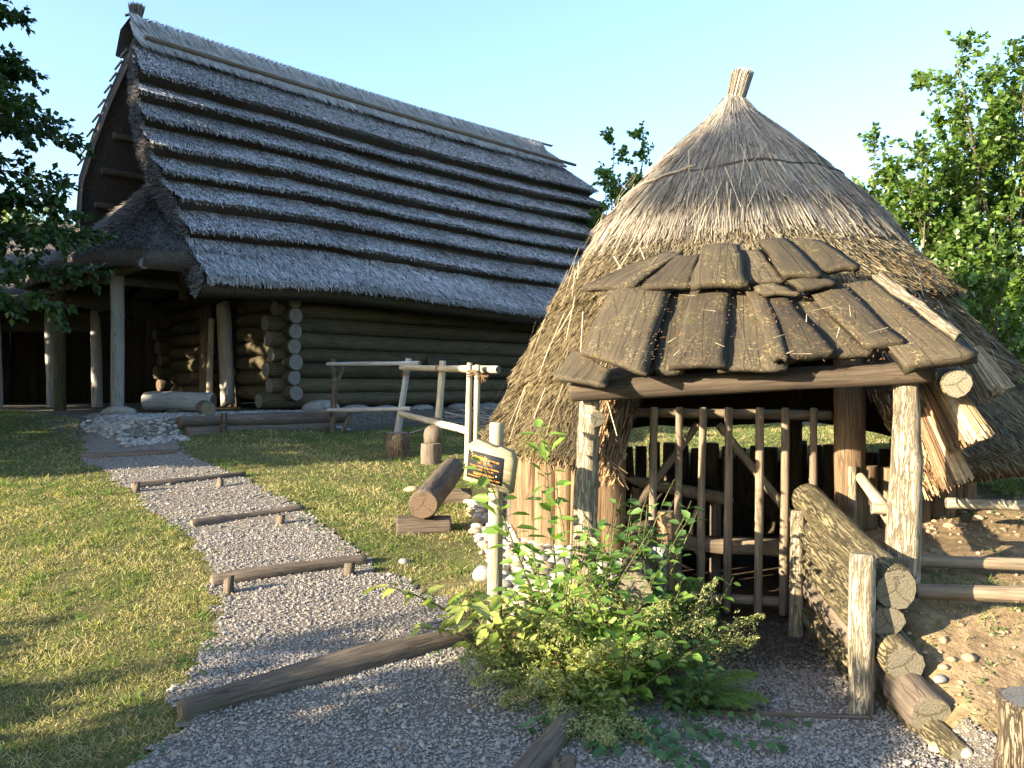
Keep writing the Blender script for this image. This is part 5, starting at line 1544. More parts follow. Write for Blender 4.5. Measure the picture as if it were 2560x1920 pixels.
# ------------------------------------------------------------------ pebble bank by the smithy
pbk = thing('pebble_bank', (0.2, 6.0, 0.35), 'bank of pale river pebbles between sign and smithy wall', 'pebble bank')
R = np.random.default_rng(75)
pms = []
for j in range(9):
    pms.append(rock_mesh('pebble', 1.0, 0.75 + 0.2 * (j % 2), 0.55, [MT['pebble_w'], MT['pebble_t'], MT['pebble_w'], MT['pebble_g']][j % 4], 120 + j, 2, 0.10))
cand = []
poly = np.array([ground_hit(u, v) for u, v in [(1160, 1228), (1330, 1215), (1440, 1290), (1520, 1330), (1600, 1340), (1620, 1420), (1560, 1500), (1480, 1600), (1330, 1600), (1255, 1500), (1225, 1400), (1185, 1330)]])
tries = 0
pts = []
while len(pts) < 290 and tries < 20000:
    tries += 1
    x, y = R.uniform(-0.7, 1.1), R.uniform(4.4, 8.2)
    if not inpoly(np.array([x]), np.array([y]), poly)[0]: continue
    if pit_mask(np.array([x]), np.array([y]))[0] > 0.3: continue
    s = R.uniform(0.032, 0.07)
    if any((x - a) ** 2 + (y - b) ** 2 < (0.72 * (s + c)) ** 2 for a, b, c in pts): continue
    pts.append((x, y, s))
for x, y, s in pts:
    M = Matrix.Translation((x, y, gz(x, y) + s * 0.28)) @ Matrix.Rotation(R.uniform(0, 6.3), 4, 'Z') @ Matrix.Rotation(R.normal(0, 0.25), 4, 'X') @ Matrix.Diagonal((s, s, s, 1))
    place(bpy.data.objects.new('pebble', pms[R.integers(0, 9)]), M, pbk)
n = 2200
x = R.uniform(-0.7, 1.1, n); y = R.uniform(4.3, 8.2, n)
k = inpoly(x, y, poly) & (pit_mask(x, y) < 0.3); x, y = x[k], y[k]
tn = R.uniform(0.5, 1.2, len(x))[:, None]
o = lump_field('small_pebbles', x, y, R.uniform(0.012, 0.03, len(x)), np.array([0.46, 0.42, 0.35]) * tn, 0.006, MT['stones'], 77)
tag(o, 'small pebbles filling the gaps of the pebble bank', 'pebbles', kind='stuff')
# stones on the dry right bank and at the path edges
n = 2600
x = R.uniform(1.9, 4.2, n); y = R.uniform(2.8, 7.0, n)
k = (pit_mask(x, y) < 0.2) & (x < 0.68 * y + 0.2) & (R.random(n) < np.clip(fnoise(x * 2, y * 2, 80) * 1.6 - 0.3, 0.1, 1)); x, y = x[k], y[k]
s = 0.012 * np.exp(R.normal(0, 0.5, len(x)))
tn = R.uniform(0.7, 1.25, len(x))[:, None]
o = lump_field('bank_stones', x, y, s, np.array([0.30, 0.225, 0.14]) * tn, 0.001, MT['stones'], 81)
tag(o, 'small pale stones scattered over the dry earth bank', 'stones', kind='stuff')
for j, (u, v, s, lab) in enumerate([(2350, 1880, 0.05, 'reddish stone at the gravel edge beside the stump'), (2415, 1890, 0.04, 'small brown stone right against the thick stump'),
                                    (1190, 1665, 0.05, 'pale stone at the end of the nearest step'), (1330, 1700, 0.055, 'grey rounded stone at the gravel edge under the shrub'),
                                    (1500, 1770, 0.09, 'grey field stone half buried under the shrub'), (1215, 1445, 0.10, 'flat pale slab at the foot of the sign'), (1205, 1385, 0.03, 'pale stone on the dry grass left of the sign'),
                                    (1010, 1408, 0.045, 'white stone beside the second log step'), (2350, 1705, 0.035, 'pale stone on the dry bank below the rails'), (2445, 1300, 0.04, 'white stone beneath the top rail')]):
    p = gpt(u, v, s * 0.25)
    o = place(bpy.data.objects.new('field_stone', rock_mesh('field_stone', s, s * 0.8, s * 0.6, [MT['pebble_t'], MT['rock'], MT['pebble_g']][j % 3], 140 + j, 2, 0.18)), Matrix.Translation(p) @ Matrix.Rotation(j * 1.3, 4, 'Z'))
    tag(o, lab, 'stone')

# ------------------------------------------------------------------ lawn
def lawn(n, xr, yr, hgt, seed, dens=None):
    R = np.random.default_rng(seed)
    x = R.uniform(*xr, n); y = R.uniform(*yr, n)
    k = (np.abs(x) < 0.66 * y + 1.9) & ~on_path(x + R.normal(0, 0.04, n), y + R.normal(0, 0.04, n), 0.05) & (pit_mask(x, y) < 0.05)
    q = (x - HC[0]) * -Gd[0] + (y - HC[1]) * -Gd[1]; t = (x - HC[0]) * Wd[0] + (y - HC[1]) * Wd[1]
    k &= ~((q < 1.72) & (t > -3.4))
    k &= ~(inpoly(x, y, poly) & (R.random(n) < 0.97))
    k &= np.hypot(x - PITC[0], y - PITC[1]) > 2.05
    k &= R.random(n) < np.clip(1.9 * fnoise(x * 4.1, y * 4.1, 95) - 0.1, 0.12, 1)
    if dens is not None: k &= R.random(n) < dens(x, y)
    return x[k], y[k], hgt
bank_d = lambda x, y: np.where((x > 1.75) & (x < 3.4 + 0.8 * fnoise(x * 2, y * 2, 84)) & (y < 8), np.clip((fnoise(x * 1.6, y * 1.6, 85) - 0.46) * 2.6, 0.02, 1) * 0.8, 1.0) * np.where((x > 0.0) & (x < 1.8) & (y < 6.5), 0.15, 1.0)
sets = [lawn(215000, (-5.6, 5.0), (3.0, 5.6), 0.045, 1, bank_d), lawn(220000, (-7.8, 6.0), (5.4, 9.0), 0.042, 2, bank_d), lawn(150000, (-11, 6), (8.8, 15.0), 0.045, 3, bank_d)]
x = np.concatenate([s[0] for s in sets]); y = np.concatenate([s[1] for s in sets])
n = len(x)
R = np.random.default_rng(86)
clump = fnoise(x * 6, y * 6, 87); dryn = np.clip((0.55 * fnoise(x * 1.1 + 3, y * 1.1, 88) + 0.45 * fnoise(x * 3.7, y * 3.7, 89) - 0.43) * 4.5, 0, 1)
h = R.uniform(0.016, 0.045, n) * (0.3 + 1.5 * clump ** 1.6) * np.interp(y, [3, 9, 15], [0.95, 1.1, 1.35])
lean = R.normal(0, 0.75, (n, 2))
D = np.column_stack([lean, np.ones(n) * R.uniform(0.35, 1.0, n)])
N = R.normal(0, 1, (n, 3)); N[:, 2] *= 0.3
V, F, own = strands(np.column_stack([x, y, terr(x, y) - 0.004]), D, N, h * 1.25, R.uniform(0.0035, 0.006, n) * np.interp(y, [3, 9, 15], [0.9, 1.4, 2.2]), 1, None, 0.25)
isdry = (R.random(n) < 0.10 + 0.72 * dryn)[:, None]
g = R.random(n)[:, None]
green = np.array([0.058, 0.105, 0.025]) * (1 - g) + np.array([0.19, 0.225, 0.065]) * g
straw = np.array([0.26, 0.21, 0.095]) * (1 - g) + np.array([0.50, 0.42, 0.235]) * g
c = np.where(isdry, straw, green)
o = mobj('lawn_grass', V, F, MT['grass'], colr=c[own])
tag(o, 'short sun-dried lawn grass on both sides of the path', 'grass', kind='stuff')

# taller tufts and clover in the lawn
n = 900
tx = R.uniform(-6, 1.2, n); ty = R.uniform(3.2, 13, n)
k = (np.abs(tx) < 0.66 * ty + 0.4) & ~on_path(tx, ty, 0.02) & (np.hypot(tx - PITC[0], ty - PITC[1]) > 2.3) & (fnoise(tx * 1.3, ty * 1.3, 97) > 0.45)
q = (tx - HC[0]) * -Gd[0] + (ty - HC[1]) * -Gd[1]; k &= q > 1.9
tx, ty = tx[k], ty[k]; m = 16; n = len(tx) * m
bx = np.repeat(tx, m) + R.normal(0, 0.022, n); by = np.repeat(ty, m) + R.normal(0, 0.022, n)
D = np.column_stack([R.normal(0, 0.5, n), R.normal(0, 0.5, n), np.ones(n)])
V, F, own = strands(np.column_stack([bx, by, terr(bx, by) - 0.003]), D, R.normal(0, 1, (n, 3)), R.uniform(0.035, 0.085, n), R.uniform(0.004, 0.007, n), 2, np.column_stack([R.normal(0, 0.02, n), R.normal(0, 0.02, n), -R.uniform(0, 0.02, n)]), 0.3)
g = R.random(n)[:, None]; dr = (np.repeat(R.random(len(tx)), m) < 0.35)[:, None]
c = np.where(dr, np.array([0.28, 0.23, 0.10]) * (0.7 + 0.6 * g), np.array([0.05, 0.115, 0.02]) * (1 - g) + np.array([0.15, 0.22, 0.05]) * g)
tag(mobj('grass_tufts', V, F, MT['grass'], colr=c[own]), 'longer grass tufts standing out of the lawn', 'grass', kind='stuff')
# fallen leaves on gravel, lawn and bank
n = 170
lx = R.uniform(-3.5, 3.2, n); ly = R.uniform(2.8, 9, n); k = pit_mask(lx, ly) < 0.2; lx, ly = lx[k], ly[k]; n = len(lx)
a = R.uniform(0, 2 * PI, n)
L = R.uniform(0.015, 0.035, n)
V, F, own = leaf_arrays(np.column_stack([lx, ly, terr(lx, ly) + 0.024]), np.column_stack([np.cos(a), np.sin(a), R.normal(0, 0.25, n)]), np.tile([0, 0, 1.0], (n, 1)) + R.normal(0, 0.4, (n, 3)), L, L * 0.6, 'diamond')
c = np.where((R.random(n) < 0.6)[:, None], [[0.30, 0.17, 0.06]], [[0.42, 0.36, 0.18]]) * R.uniform(0.6, 1.2, (n, 1))
tag(mobj('fallen_leaves', V, F, MT['straw'], colr=c[own]), 'small dry fallen leaves on path and bank', 'leaves', kind='stuff')

# tufts of small weeds along the path and on the bank
n = 260
WP = []
while len(WP) < n:
    x, y = R.uniform(-3.5, 4.0), R.uniform(2.7, 8.0)
    near_edge = on_path(np.array([x]), np.array([y]), 0.05)[0] != on_path(np.array([x + R.normal(0, 0.12)]), np.array([y + R.normal(0, 0.12)]), 0.05)[0]
    onbank = x > 2.0 and R.random() < 0.25
    if (near_edge or onbank) and pit_mask(np.array([x]), np.array([y]))[0] < 0.1: WP.append((x, y))
n = len(WP); WP = np.array(WP)
P = np.repeat(WP, 9, 0) + R.normal(0, 0.02, (n * 9, 2))
P = np.column_stack([P, terr(P[:, 0], P[:, 1]) + R.uniform(0.003, 0.03, n * 9)])
a = R.uniform(0, 2 * PI, n * 9)
D = np.column_stack([np.cos(a), np.sin(a), R.uniform(0.1, 0.8, n * 9)])
V, F, own = leaf_arrays(P, D, np.tile([0, 0, 1.0], (n * 9, 1)) + R.normal(0, 0.3, (n * 9, 3)), R.uniform(0.012, 0.028, n * 9), R.uniform(0.01, 0.018, n * 9), 'diamond')
c = np.array([0.07, 0.15, 0.03]) * R.uniform(0.7, 1.7, (n * 9, 1))
tag(mobj('path_weeds', V, F, MT['leaf'], colr=c[own]), 'tiny green weeds growing in gravel and dry earth', 'weeds', kind='stuff')

# ------------------------------------------------------------------ trees and shrubs
def curve(p, d, L, n=6, droop=0.0, wig=0.05, R=None):
    pts = [np.array(p, float)]; d = unit(np.array(d, float))
    for i in range(n):
        d = unit(d + np.array([0, 0, -droop / n]) + R.normal(0, wig, 3))
        pts.append(pts[-1] + d * L / n)
    return np.array(pts)

def make_tree(name, label, base, h, trunk_r, limbs, seed, leaf=(0.055, 0.085), cols=((0.03, 0.07, 0.012), (0.10, 0.17, 0.03)), nleaf=7, twigs=8, group=None, cat='tree', aspect=0.75, hang=0.2, limb_len=None, zlo=0.15, elev=None, stems=1, spread=0.0, twig_len=0.45, droop=0.35, mat='leaf', limb_r=0.45, twig_tubes=True):
    R = np.random.default_rng(seed)
    t = thing(name, base, label, cat, group)
    base = np.array(base, float)
    polys, rads = [], []
    LP, LD = [], []
    for s in range(stems):
        a = R.uniform(0, 2 * PI) if stems > 1 else 0
        top_d = np.array([math.cos(a) * spread * R.uniform(0.2, 1), math.sin(a) * spread * R.uniform(0.2, 1), 1.0])
        hh = h * (R.uniform(0.78, 1.0) if stems > 1 else 1.0)
        tr = curve(base + (np.array([math.cos(a), math.sin(a), 0]) * 0.15 if stems > 1 else 0) + np.array([0, 0, -0.05]), top_d, hh, 10, -0.15 if stems > 1 else 0, 0.03, R)
        rr = trunk_r * np.linspace(1, 0.12, len(tr))
        polys.append(tr); rads.append(rr)
        tl = np.linspace(0, 1, len(tr))
        nl = max(1, limbs // stems)
        for i in range(nl):
            f = zlo + (1 - zlo) * (i + R.random()) / nl
            p = np.array([np.interp(f, tl, tr[:, k]) for k in range(3)])
            az = R.uniform(0, 2 * PI) if stems > 1 else i * 2.399 + R.normal(0, 0.3)
            ll = limb_len(f) * R.uniform(0.75, 1.15)
            e = elev(f) + R.normal(0, 0.12)
            lb_ = curve(p, [math.cos(az) * math.cos(e), math.sin(az) * math.cos(e), math.sin(e)], ll, 6, droop, 0.09, R)
            lr = np.interp(f, tl, rr) * limb_r
            polys.append(lb_); rads.append(lr * np.linspace(1, 0.2, len(lb_)))
            lt = np.linspace(0, 1, len(lb_))
            for j in range(twigs):
                g = 0.25 + 0.75 * (j + R.random()) / twigs
                q = np.array([np.interp(g, lt, lb_[:, k]) for k in range(3)])
                dd = unit(lb_[-1] - lb_[0]) + R.normal(0, 0.65, 3)
                tw = curve(q, dd, twig_len * R.uniform(0.6, 1.2) * (1.15 - 0.5 * g), 3, droop * 0.8, 0.12, R)
                if twig_tubes: polys.append(tw); rads.append(np.linspace(0.005, 0.002, len(tw)))
                m = nleaf
                ft = R.uniform(0.1, 1.02, m)
                pp = np.stack([np.interp(ft, np.linspace(0, 1, len(tw)), tw[:, k]) for k in range(3)], 1) + R.normal(0, 0.018, (m, 3))
                LP.append(pp); LD.append(np.tile(unit(tw[-1] - tw[0]), (m, 1)) + R.normal(0, 0.75, (m, 3)) + np.array([0, 0, -hang]))
        # leading shoot
        m = 26
        ft = R.uniform(0.72, 1.0, m)
        LP.append(np.stack([np.interp(ft, tl, tr[:, k]) for k in range(3)], 1)); LD.append(R.normal(0, 1, (m, 3)))
    V, F = tubes(polys, rads, 5)
    mobj('trunk', V, F, MT['bark'], t, smooth=True)
    LP = np.concatenate(LP); LD = np.concatenate(LD); n = len(LP)
    L = R.uniform(leaf[0], leaf[1], n)
    V, F, own = leaf_arrays(LP, LD, np.tile([0, 0, 1.0], (n, 1)) + R.normal(0, 0.55, (n, 3)), L, L * aspect, 'diamond')
    tt = R.random(n)[:, None]
    c = np.array(cols[0]) * (1 - tt) + np.array(cols[1]) * tt
    mobj('crown', V, F, MT[mat], t, colr=c[own])
    return t

# left tree, drooping lime-like branches reaching into the picture
make_tree('lime_tree', 'dark leafy tree reaching in at the left edge before the house', on(-7.35, 10.5), 8.4, 0.13, 84, 401, (0.065, 0.11), ((0.014, 0.038, 0.012), (0.05, 0.10, 0.026)), 19, 26,
          limb_len=lambda f: np.interp(f, [0.2, 0.35, 0.55, 1.0], [2.1, 2.1, 1.75, 0.7]), zlo=0.24, elev=lambda f: np.interp(f, [0, 0.4, 1], [0.05, 0.25, 0.8]), twig_len=0.42, hang=0.45, limb_r=0.3)
# hazels to the right behind the smithy
haz = ((0.035, 0.085, 0.015), (0.155, 0.24, 0.045))
G_ = 'green broadleaf shrubs behind the smithy'
def hz(name, label, x, y, h, stems, limbs, seed, ll=1.1, spread=0.30, leaf=(0.06, 0.10), nleaf=13, twigs=9):
    return make_tree(name, label, on(x, y), h, 0.05, limbs, seed, leaf, haz, nleaf, twigs, G_, 'shrub', 0.85, 0.25, lambda f: np.interp(f, [0, 0.5, 1.0], [ll, ll * 0.85, 0.35]), 0.10,
                     lambda f: np.interp(f, [0, 1], [0.35, 1.0]), stems, spread, 0.42, 0.12)
hz('hazel_shrub', 'tall sunlit hazel with upright shoots at the right edge', 7.35, 12.3, 5.6, 12, 150, 411, 1.15, 0.20, nleaf=15, twigs=12)
hz('hazel_shrub', 'dense green hazel directly behind the right side of the smithy roof', 5.7, 12.0, 4.3, 9, 110, 412, 1.0, 0.2, nleaf=15, twigs=10)
hz('hazel_shrub', 'dark green hazel filling the far right edge lower down', 8.6, 11.6, 5.0, 9, 100, 413, 1.2, 0.25, nleaf=15, twigs=10)
hz('hazel_shrub', 'small pale hazel peeping over the roof slope right of the tip', 5.5, 16.2, 5.1, 6, 60, 414, 0.8, 0.10, nleaf=13, twigs=9)
hz('hazel_shrub', 'lone green shrub between the house roof end and smithy roof', 2.6, 22.5, 7.6, 5, 64, 415, 0.95, 0.07, (0.08, 0.13), nleaf=15, twigs=10)
hz('hazel_shrub', 'low green hazel behind the far right rails', 5.1, 9.6, 2.4, 7, 60, 416, 0.9, 0.25, nleaf=13, twigs=9)

# trees outside the picture on the left: they shade porch, gable and the foreground
shc = ((0.03, 0.07, 0.015), (0.09, 0.15, 0.03))
def shade(x, y, h, ll, seed, limbs=34, zlo=0.05, lab='', el=(0.1, 0.8), lenf=None, droop=0.25, leaf=(0.26, 0.42), tw=0.8):
    make_tree('shade_tree', lab, on(x, y), h, 0.16, limbs, seed, leaf, shc, 10, 13, None, 'tree', 0.9, 0.2,
              lenf or (lambda f: np.interp(f, [0, 0.35, 0.7, 1.0], [ll * 0.9, ll, ll * 0.8, 0.6])), zlo, lambda f: np.interp(f, [0, 1], el), twig_len=tw, droop=droop, twig_tubes=False)
T_ = 'leafy tree outside the left edge, '
for x, y, h, ll, nl, lab in [(-13.0, 6.3, 7.5, 1.3, 34, T_ + 'at the lawn side'), (-14.0, 8.0, 10.0, 2.1, 40, T_ + 'in front of the porch'), (-17.0, 6.4, 9.5, 1.9, 36, T_ + 'second row at the lawn'),
                             (-13.0, 10.3, 11.0, 2.4, 44, T_ + 'level with the porch'), (-15.5, 11.4, 13.0, 2.5, 44, T_ + 'behind the first row'),
                             (-14.5, 14.0, 12.5, 2.6, 40, T_ + 'beside the shed'), (-17.5, 15.4, 13.0, 2.6, 40, T_ + 'farthest back by the shed')]:
    shade(x, y, h, ll, 420 + int(abs(x) * 3), nl, 0.03, lab)
shade(-10.5, -5.9, 8.5, 2.2, 442, 44, 0.05, 'leafy tree left behind the viewer')
shade(-8.5, -9.0, 8.0, 2.5, 443, 36, 0.05, 'second leafy tree behind the viewer')
shade(-14.0, -9.6, 9.0, 2.6, 444, 36, 0.05, 'third leafy tree behind the viewer')
shade(-6.0, -0.2, 2.2, 2.0, 445, 150, 0.03, 'added spreading bush outside the frame, shaped to shade the foreground', (0.0, 0.2), lambda f: np.interp(f, [0, 0.4, 0.57, 0.8, 1.0], [3.3, 2.95, 1.95, 0.9, 0.2]), 0.0, (0.10, 0.17), 0.28)  # unseen bush, added; its outline is shaped to set the foreground shade edge
shade(-7.0, -2.6, 3.0, 1.5, 446, 60, 0.03, 'added rounded bush left behind the viewer, blocking sun', (0.0, 0.4), lambda f: np.interp(f, [0, 0.5, 0.8, 1.0], [1.8, 1.6, 0.9, 0.3]), 0.0, (0.14, 0.24), 0.4)  # unseen bush, added to close a gap in the foreground shade
shade(-24.0, -7.8, 11.75, 0.6, 447, 20, 0.905, 'added slender tree far outside the left edge, shading the cone roof', (0.1, 0.7), lambda f: np.interp(f, [0.9, 0.95, 1.0], [0.6, 0.55, 0.3]), 0.1, (0.16, 0.26), 0.35)  # unseen tree, added; crown only where it shades a patch of the cone

# ------------------------------------------------------------------ wooded hill far left
hx = np.linspace(-420, 40, 60); hy = np.linspace(150, 420, 40)
HX, HY = np.meshgrid(hx, hy)
def hill_z(x, y):
    return -6 + 66 * np.exp(-((x + 190) / 105) ** 2 - ((y - 300) / 110) ** 2) + 8 * (fnoise(x / 35, y / 35, 91) - 0.5)
HV = np.stack([HX.ravel(), HY.ravel(), hill_z(HX.ravel(), HY.ravel())], 1)
ii = (np.arange(39)[:, None] * 60 + np.arange(59)[None, :]).ravel()
o = mobj('hill', HV, np.stack([ii, ii + 1, ii + 61, ii + 60], 1), MT['soil'], colr=np.tile([0.05, 0.08, 0.03], (len(HV), 1)), smooth=True)
tag(o, kind='structure')
R = np.random.default_rng(92)
n = 420
x = R.uniform(-260, -60, n); y = R.uniform(150, 300, n)
cx = np.repeat(np.column_stack([x, y, hill_z(x, y) + 3]), 60, 0)
v = unit(R.normal(0, 1, (n * 60, 3))) * R.uniform(0.75, 1.05, (n * 60, 1)) * np.repeat(R.uniform(3.0, 5.5, n), 60)[:, None] * [1, 1, 1.25]
V, F, own = leaf_arrays(cx + v, unit(v) + R.normal(0, 0.6, v.shape), unit(v), R.uniform(1.2, 2.4, n * 60), R.uniform(1.0, 1.9, n * 60), 'diamond')
tc_ = np.repeat(R.random(n), 60)[:, None]
c = (np.array([0.06, 0.105, 0.06]) * (1 - tc_) + np.array([0.15, 0.18, 0.075]) * tc_) * R.uniform(0.7, 1.25, (n * 60, 1))
o = mobj('forest', V, F, MT['leaf'], colr=c[own])
tag(o, 'far wooded hillside seen past the left gable edge', 'forest', kind='stuff')
# sunlit bushes between shed and hill
for j, (x, y, h, lab) in enumerate([(-14.8, 28.5, 5.2, 'pale sunlit bush beyond the shed, left of the gable'), (-18.5, 30, 6.5, 'green bush beyond the shed at the left edge')]):
    make_tree('far_bush', lab, on(x, y), h, 0.1, 40, 430 + j, (0.16, 0.26), ((0.08, 0.13, 0.03), (0.22, 0.27, 0.07)), 8, 8, None, 'bush', 0.85, 0.2, lambda f: np.interp(f, [0, 0.5, 1], [2.2, 2.2, 0.8]), 0.05, lambda f: 0.3, twig_len=0.8)

# ------------------------------------------------------------------ planting in front of the smithy
def herb(name, label, base, stems, seed, hgt, leaf, cols, lean=(0, 0, 0), nlf=9, aspect=0.55, wig=0.10, cat='plant', start=0.25, group=None, pair=True, droop=0.2, arch=None, face=0.5):
    R = np.random.default_rng(seed)
    t = thing(name, base, label, cat, group)
    base = np.array(base, float); polys, rads, LP, LD, LN = [], [], [], [], []
    for s in range(stems):
        d = np.array([R.normal(0, 0.35), R.normal(0, 0.3), 1.0]) + np.array(lean)
        L = hgt * R.uniform(0.6, 1.0)
        st = curve(base + np.array([R.normal(0, 0.05), R.normal(0, 0.05), -0.03]), d, L, 7, droop if arch is None else arch, wig, R)
        polys.append(st); rads.append(np.linspace(0.0045, 0.0015, len(st)) * (1 + hgt * 0.5))
        tt = np.linspace(0, 1, len(st))
        for i in range(nlf):
            f = start + (1 - start) * (i + 0.5 * R.random()) / nlf
            p = np.array([np.interp(f, tt, st[:, k]) for k in range(3)]); tn = unit(np.array([np.interp(min(1, f + 0.1), tt, st[:, k]) for k in range(3)]) - p + 1e-6)
            for q in ((0, 1) if pair else (0,)):
                a = i * 1.57 + q * PI + R.normal(0, 0.35)
                sd = np.array([math.cos(a), math.sin(a), 0])
                pd = unit(sd + 0.55 * tn + np.array([0, 0, 0.1]))
                pet = p + pd * leaf * 0.35
                polys.append(np.array([p, pet])); rads.append(np.array([0.0016, 0.0013]))
                LP.append(pet); LD.append(pd + np.array([0, 0, -0.35 + R.normal(0, 0.25)]) + R.normal(0, 0.2, 3)); LN.append(np.array([-0.25, -0.45 * face, 1.0]) + R.normal(0, 0.35, 3))
    V, F = tubes(polys, rads, 4)
    n = len(LP)
    cst = np.tile([0.12, 0.13, 0.04], (len(V), 1))
    mobj('stems', V, F, MT['leaf'], t, colr=cst)
    Ls = leaf * R.uniform(0.65, 1.2, n)
    V, F, own = leaf_arrays(np.array(LP), np.array(LD), np.array(LN), Ls, Ls * aspect, 'oval')
    q = R.random(n)[:, None]
    c = np.array(cols[0]) * (1 - q) + np.array(cols[1]) * q
    mobj('leaves', V, F, MT['leaf'], t, colr=c[own])
    return t
LG = ((0.08, 0.17, 0.028), (0.22, 0.33, 0.06)); DG = ((0.03, 0.085, 0.022), (0.12, 0.21, 0.055)); YG = ((0.18, 0.23, 0.045), (0.38, 0.40, 0.11))
GP = 'planting before the smithy'
herb('leafy_sapling', 'tall light-green sapling in front of the left porch post', on(0.24, 4.62), 1, 501, 1.50, 0.13, LG, (0.03, 0.05, 0), 16, 0.46, 0.03, 'sapling', 0.35, GP, droop=0.0)
herb('leafy_sapling', 'second slender sapling leaning left behind the sign board', on(0.34, 4.80), 1, 502, 1.34, 0.115, LG, (-0.05, 0.05, 0), 14, 0.5, 0.03, 'sapling', 0.45, GP, droop=0.0)
herb('arching_shoot', 'serrated-leaved shoot arching to the left below the sign', on(-0.02, 4.50), 2, 503, 1.05, 0.10, YG, (-0.28, -0.1, 0), 9, 0.6, 0.04, 'shoot', 0.35, GP, arch=1.0)
herb('arching_shoot', 'low yellow-green shoot spreading over the path edge', on(-0.02, 4.42), 3, 504, 0.62, 0.11, YG, (-0.6, -0.1, 0), 6, 0.45, 0.05, 'shoot', 0.3, GP, arch=1.0)
spots = [(0.18, 4.56, 0.50, 5, LG, 0.085, 'pale leafy herb clump at the sign post'), (0.36, 4.50, 0.70, 6, LG, 0.085, 'bushy light-green herb in the middle of the planting'),
         (0.60, 4.72, 0.66, 7, DG, 0.075, 'dark glossy shrub against the left cheek logs'), (0.74, 4.86, 0.74, 7, DG, 0.075, 'dark leafy shrub beside the left gate stake'),
         (0.50, 4.36, 0.58, 7, LG, 0.07, 'mid-green herb below the left porch post'), (0.22, 4.32, 0.42, 6, YG, 0.06, 'yellowing herb at the gravel edge'),
         (0.52, 4.12, 0.40, 5, LG, 0.085, 'bright compound-leaved plant at the front of the planting'), (0.70, 4.25, 0.42, 6, DG, 0.065, 'dark low herb under the ferns'),
         (0.40, 3.98, 0.24, 6, YG, 0.05, 'low yellow-green tuft at the front edge'), (0.82, 4.05, 0.26, 6, DG, 0.06, 'dark low leaves near the threshold'),
         (0.84, 4.55, 0.50, 5, LG, 0.07, 'light herb leaning into the entrance'), (0.06, 4.18, 0.30, 6, YG, 0.05, 'dry yellow herb by the nearest step end')]
for j, (x, y, h, ns_, cl_, lf, lab) in enumerate(spots):
    herb('leafy_herb', lab, on(x, y), ns_ + 2, 510 + j, h * 1.5, lf, cl_, (0, -0.05, 0), 9, 0.58, 0.10, 'plant', 0.15, GP)

def fern(label, base, dirs, seed, cols, curl=0.0):
    R = np.random.default_rng(seed)
    t = thing('fern', base, label, 'fern', GP)
    base = np.array(base, float)
    for (az, el, L) in dirs:
        fr = curve(base + [0, 0, 0.02], [math.cos(az) * math.cos(el), math.sin(az) * math.cos(el), math.sin(el)], L, 14, 0.9, 0.02, R)
        V, F = tubes([fr], [np.linspace(0.004, 0.001, len(fr))], 5)
        fo = mobj('frond', V, F, MT['leaf'], t, colr=np.tile([0.16, 0.15, 0.05], (len(V), 1)))
        tt = np.linspace(0, 1, len(fr)); LP, LD, LN, LL = [], [], [], []
        for i in range(26):
            f = 0.18 + 0.82 * i / 26
            p = np.array([np.interp(f, tt, fr[:, k]) for k in range(3)]); tn = unit(np.array([np.interp(min(1, f + 0.08), tt, fr[:, k]) for k in range(3)]) - p + 1e-6)
            s = unit(np.cross(tn, [0, 0, 1.0])); up = np.cross(s, tn)
            ln = L * 0.30 * math.sin(PI * min(1, 0.12 + 0.88 * f)) ** 0.8 * (1.0 if f < 0.9 else 0.6) + 0.01
            for sg in (-1, 1):
                pd = unit(s * sg + tn * 0.55 + up * R.normal(0, 0.12 + curl) - np.array([0, 0, curl * 0.8]))
                m = 9
                for q in range(m):
                    g = (q + 0.5) / m
                    pc = p + pd * ln * g + np.array([0, 0, -curl * ln * g * g]) + R.normal(0, 0.012 * curl, 3)
                    for s2 in (-1, 1):
                        LP.append(pc); LD.append(unit(np.cross(pd, up)) * s2 + pd * 0.6 + R.normal(0, 0.1 + 0.7 * curl, 3)); LN.append(up + R.normal(0, 0.1 + 0.5 * curl, 3)); LL.append(0.018 * (1.15 - g) + 0.004)
        n = len(LP); LL = np.array(LL)
        V, F, own = leaf_arrays(np.array(LP), np.array(LD), np.array(LN), LL, LL * 0.5, 'diamond')
        q = R.random(n)[:, None]
        mobj('leaflets', V, F, MT['leaf'], fo, colr=(np.array(cols[0]) * (1 - q) + np.array(cols[1]) * q)[own])
    return t
FC = ((0.11, 0.20, 0.035), (0.22, 0.32, 0.07)); FW = ((0.20, 0.22, 0.07), (0.42, 0.42, 0.19))
fern('green fern frond spreading over the entrance floor', on(0.86, 4.10), [(-0.25, 0.62, 0.42), (0.15, 0.75, 0.40), (-0.6, 0.55, 0.34)], 541, FC)
fern('wilted curly fern hanging into the dark entrance', on(0.80, 4.42), [(-0.15, 0.95, 0.66), (-0.35, 0.85, 0.58), (0.2, 1.2, 0.62)], 542, FW, 0.55)
fern('upright fern at the left gate stake', on(0.76, 4.60), [(0.5, 1.15, 0.60), (1.2, 1.2, 0.5), (0.0, 1.0, 0.5)], 543, FC, 0.15)
fern('dry pale fern at the gravel edge', on(0.30, 4.12), [(3.6, 0.5, 0.42), (4.4, 0.45, 0.38), (2.9, 0.6, 0.36), (5.2, 0.5, 0.34)], 544, FW, 0.5)
fern('half-dry fern in front of the planting', on(0.50, 3.92), [(4.2, 0.5, 0.36), (5.0, 0.4, 0.34), (3.4, 0.6, 0.3)], 545, FW, 0.45)
fern('drooping dry fern beneath the middle herb', on(0.34, 4.36), [(3.9, 0.85, 0.5), (4.8, 0.8, 0.5), (5.6, 0.7, 0.45)], 546, FW, 0.5)

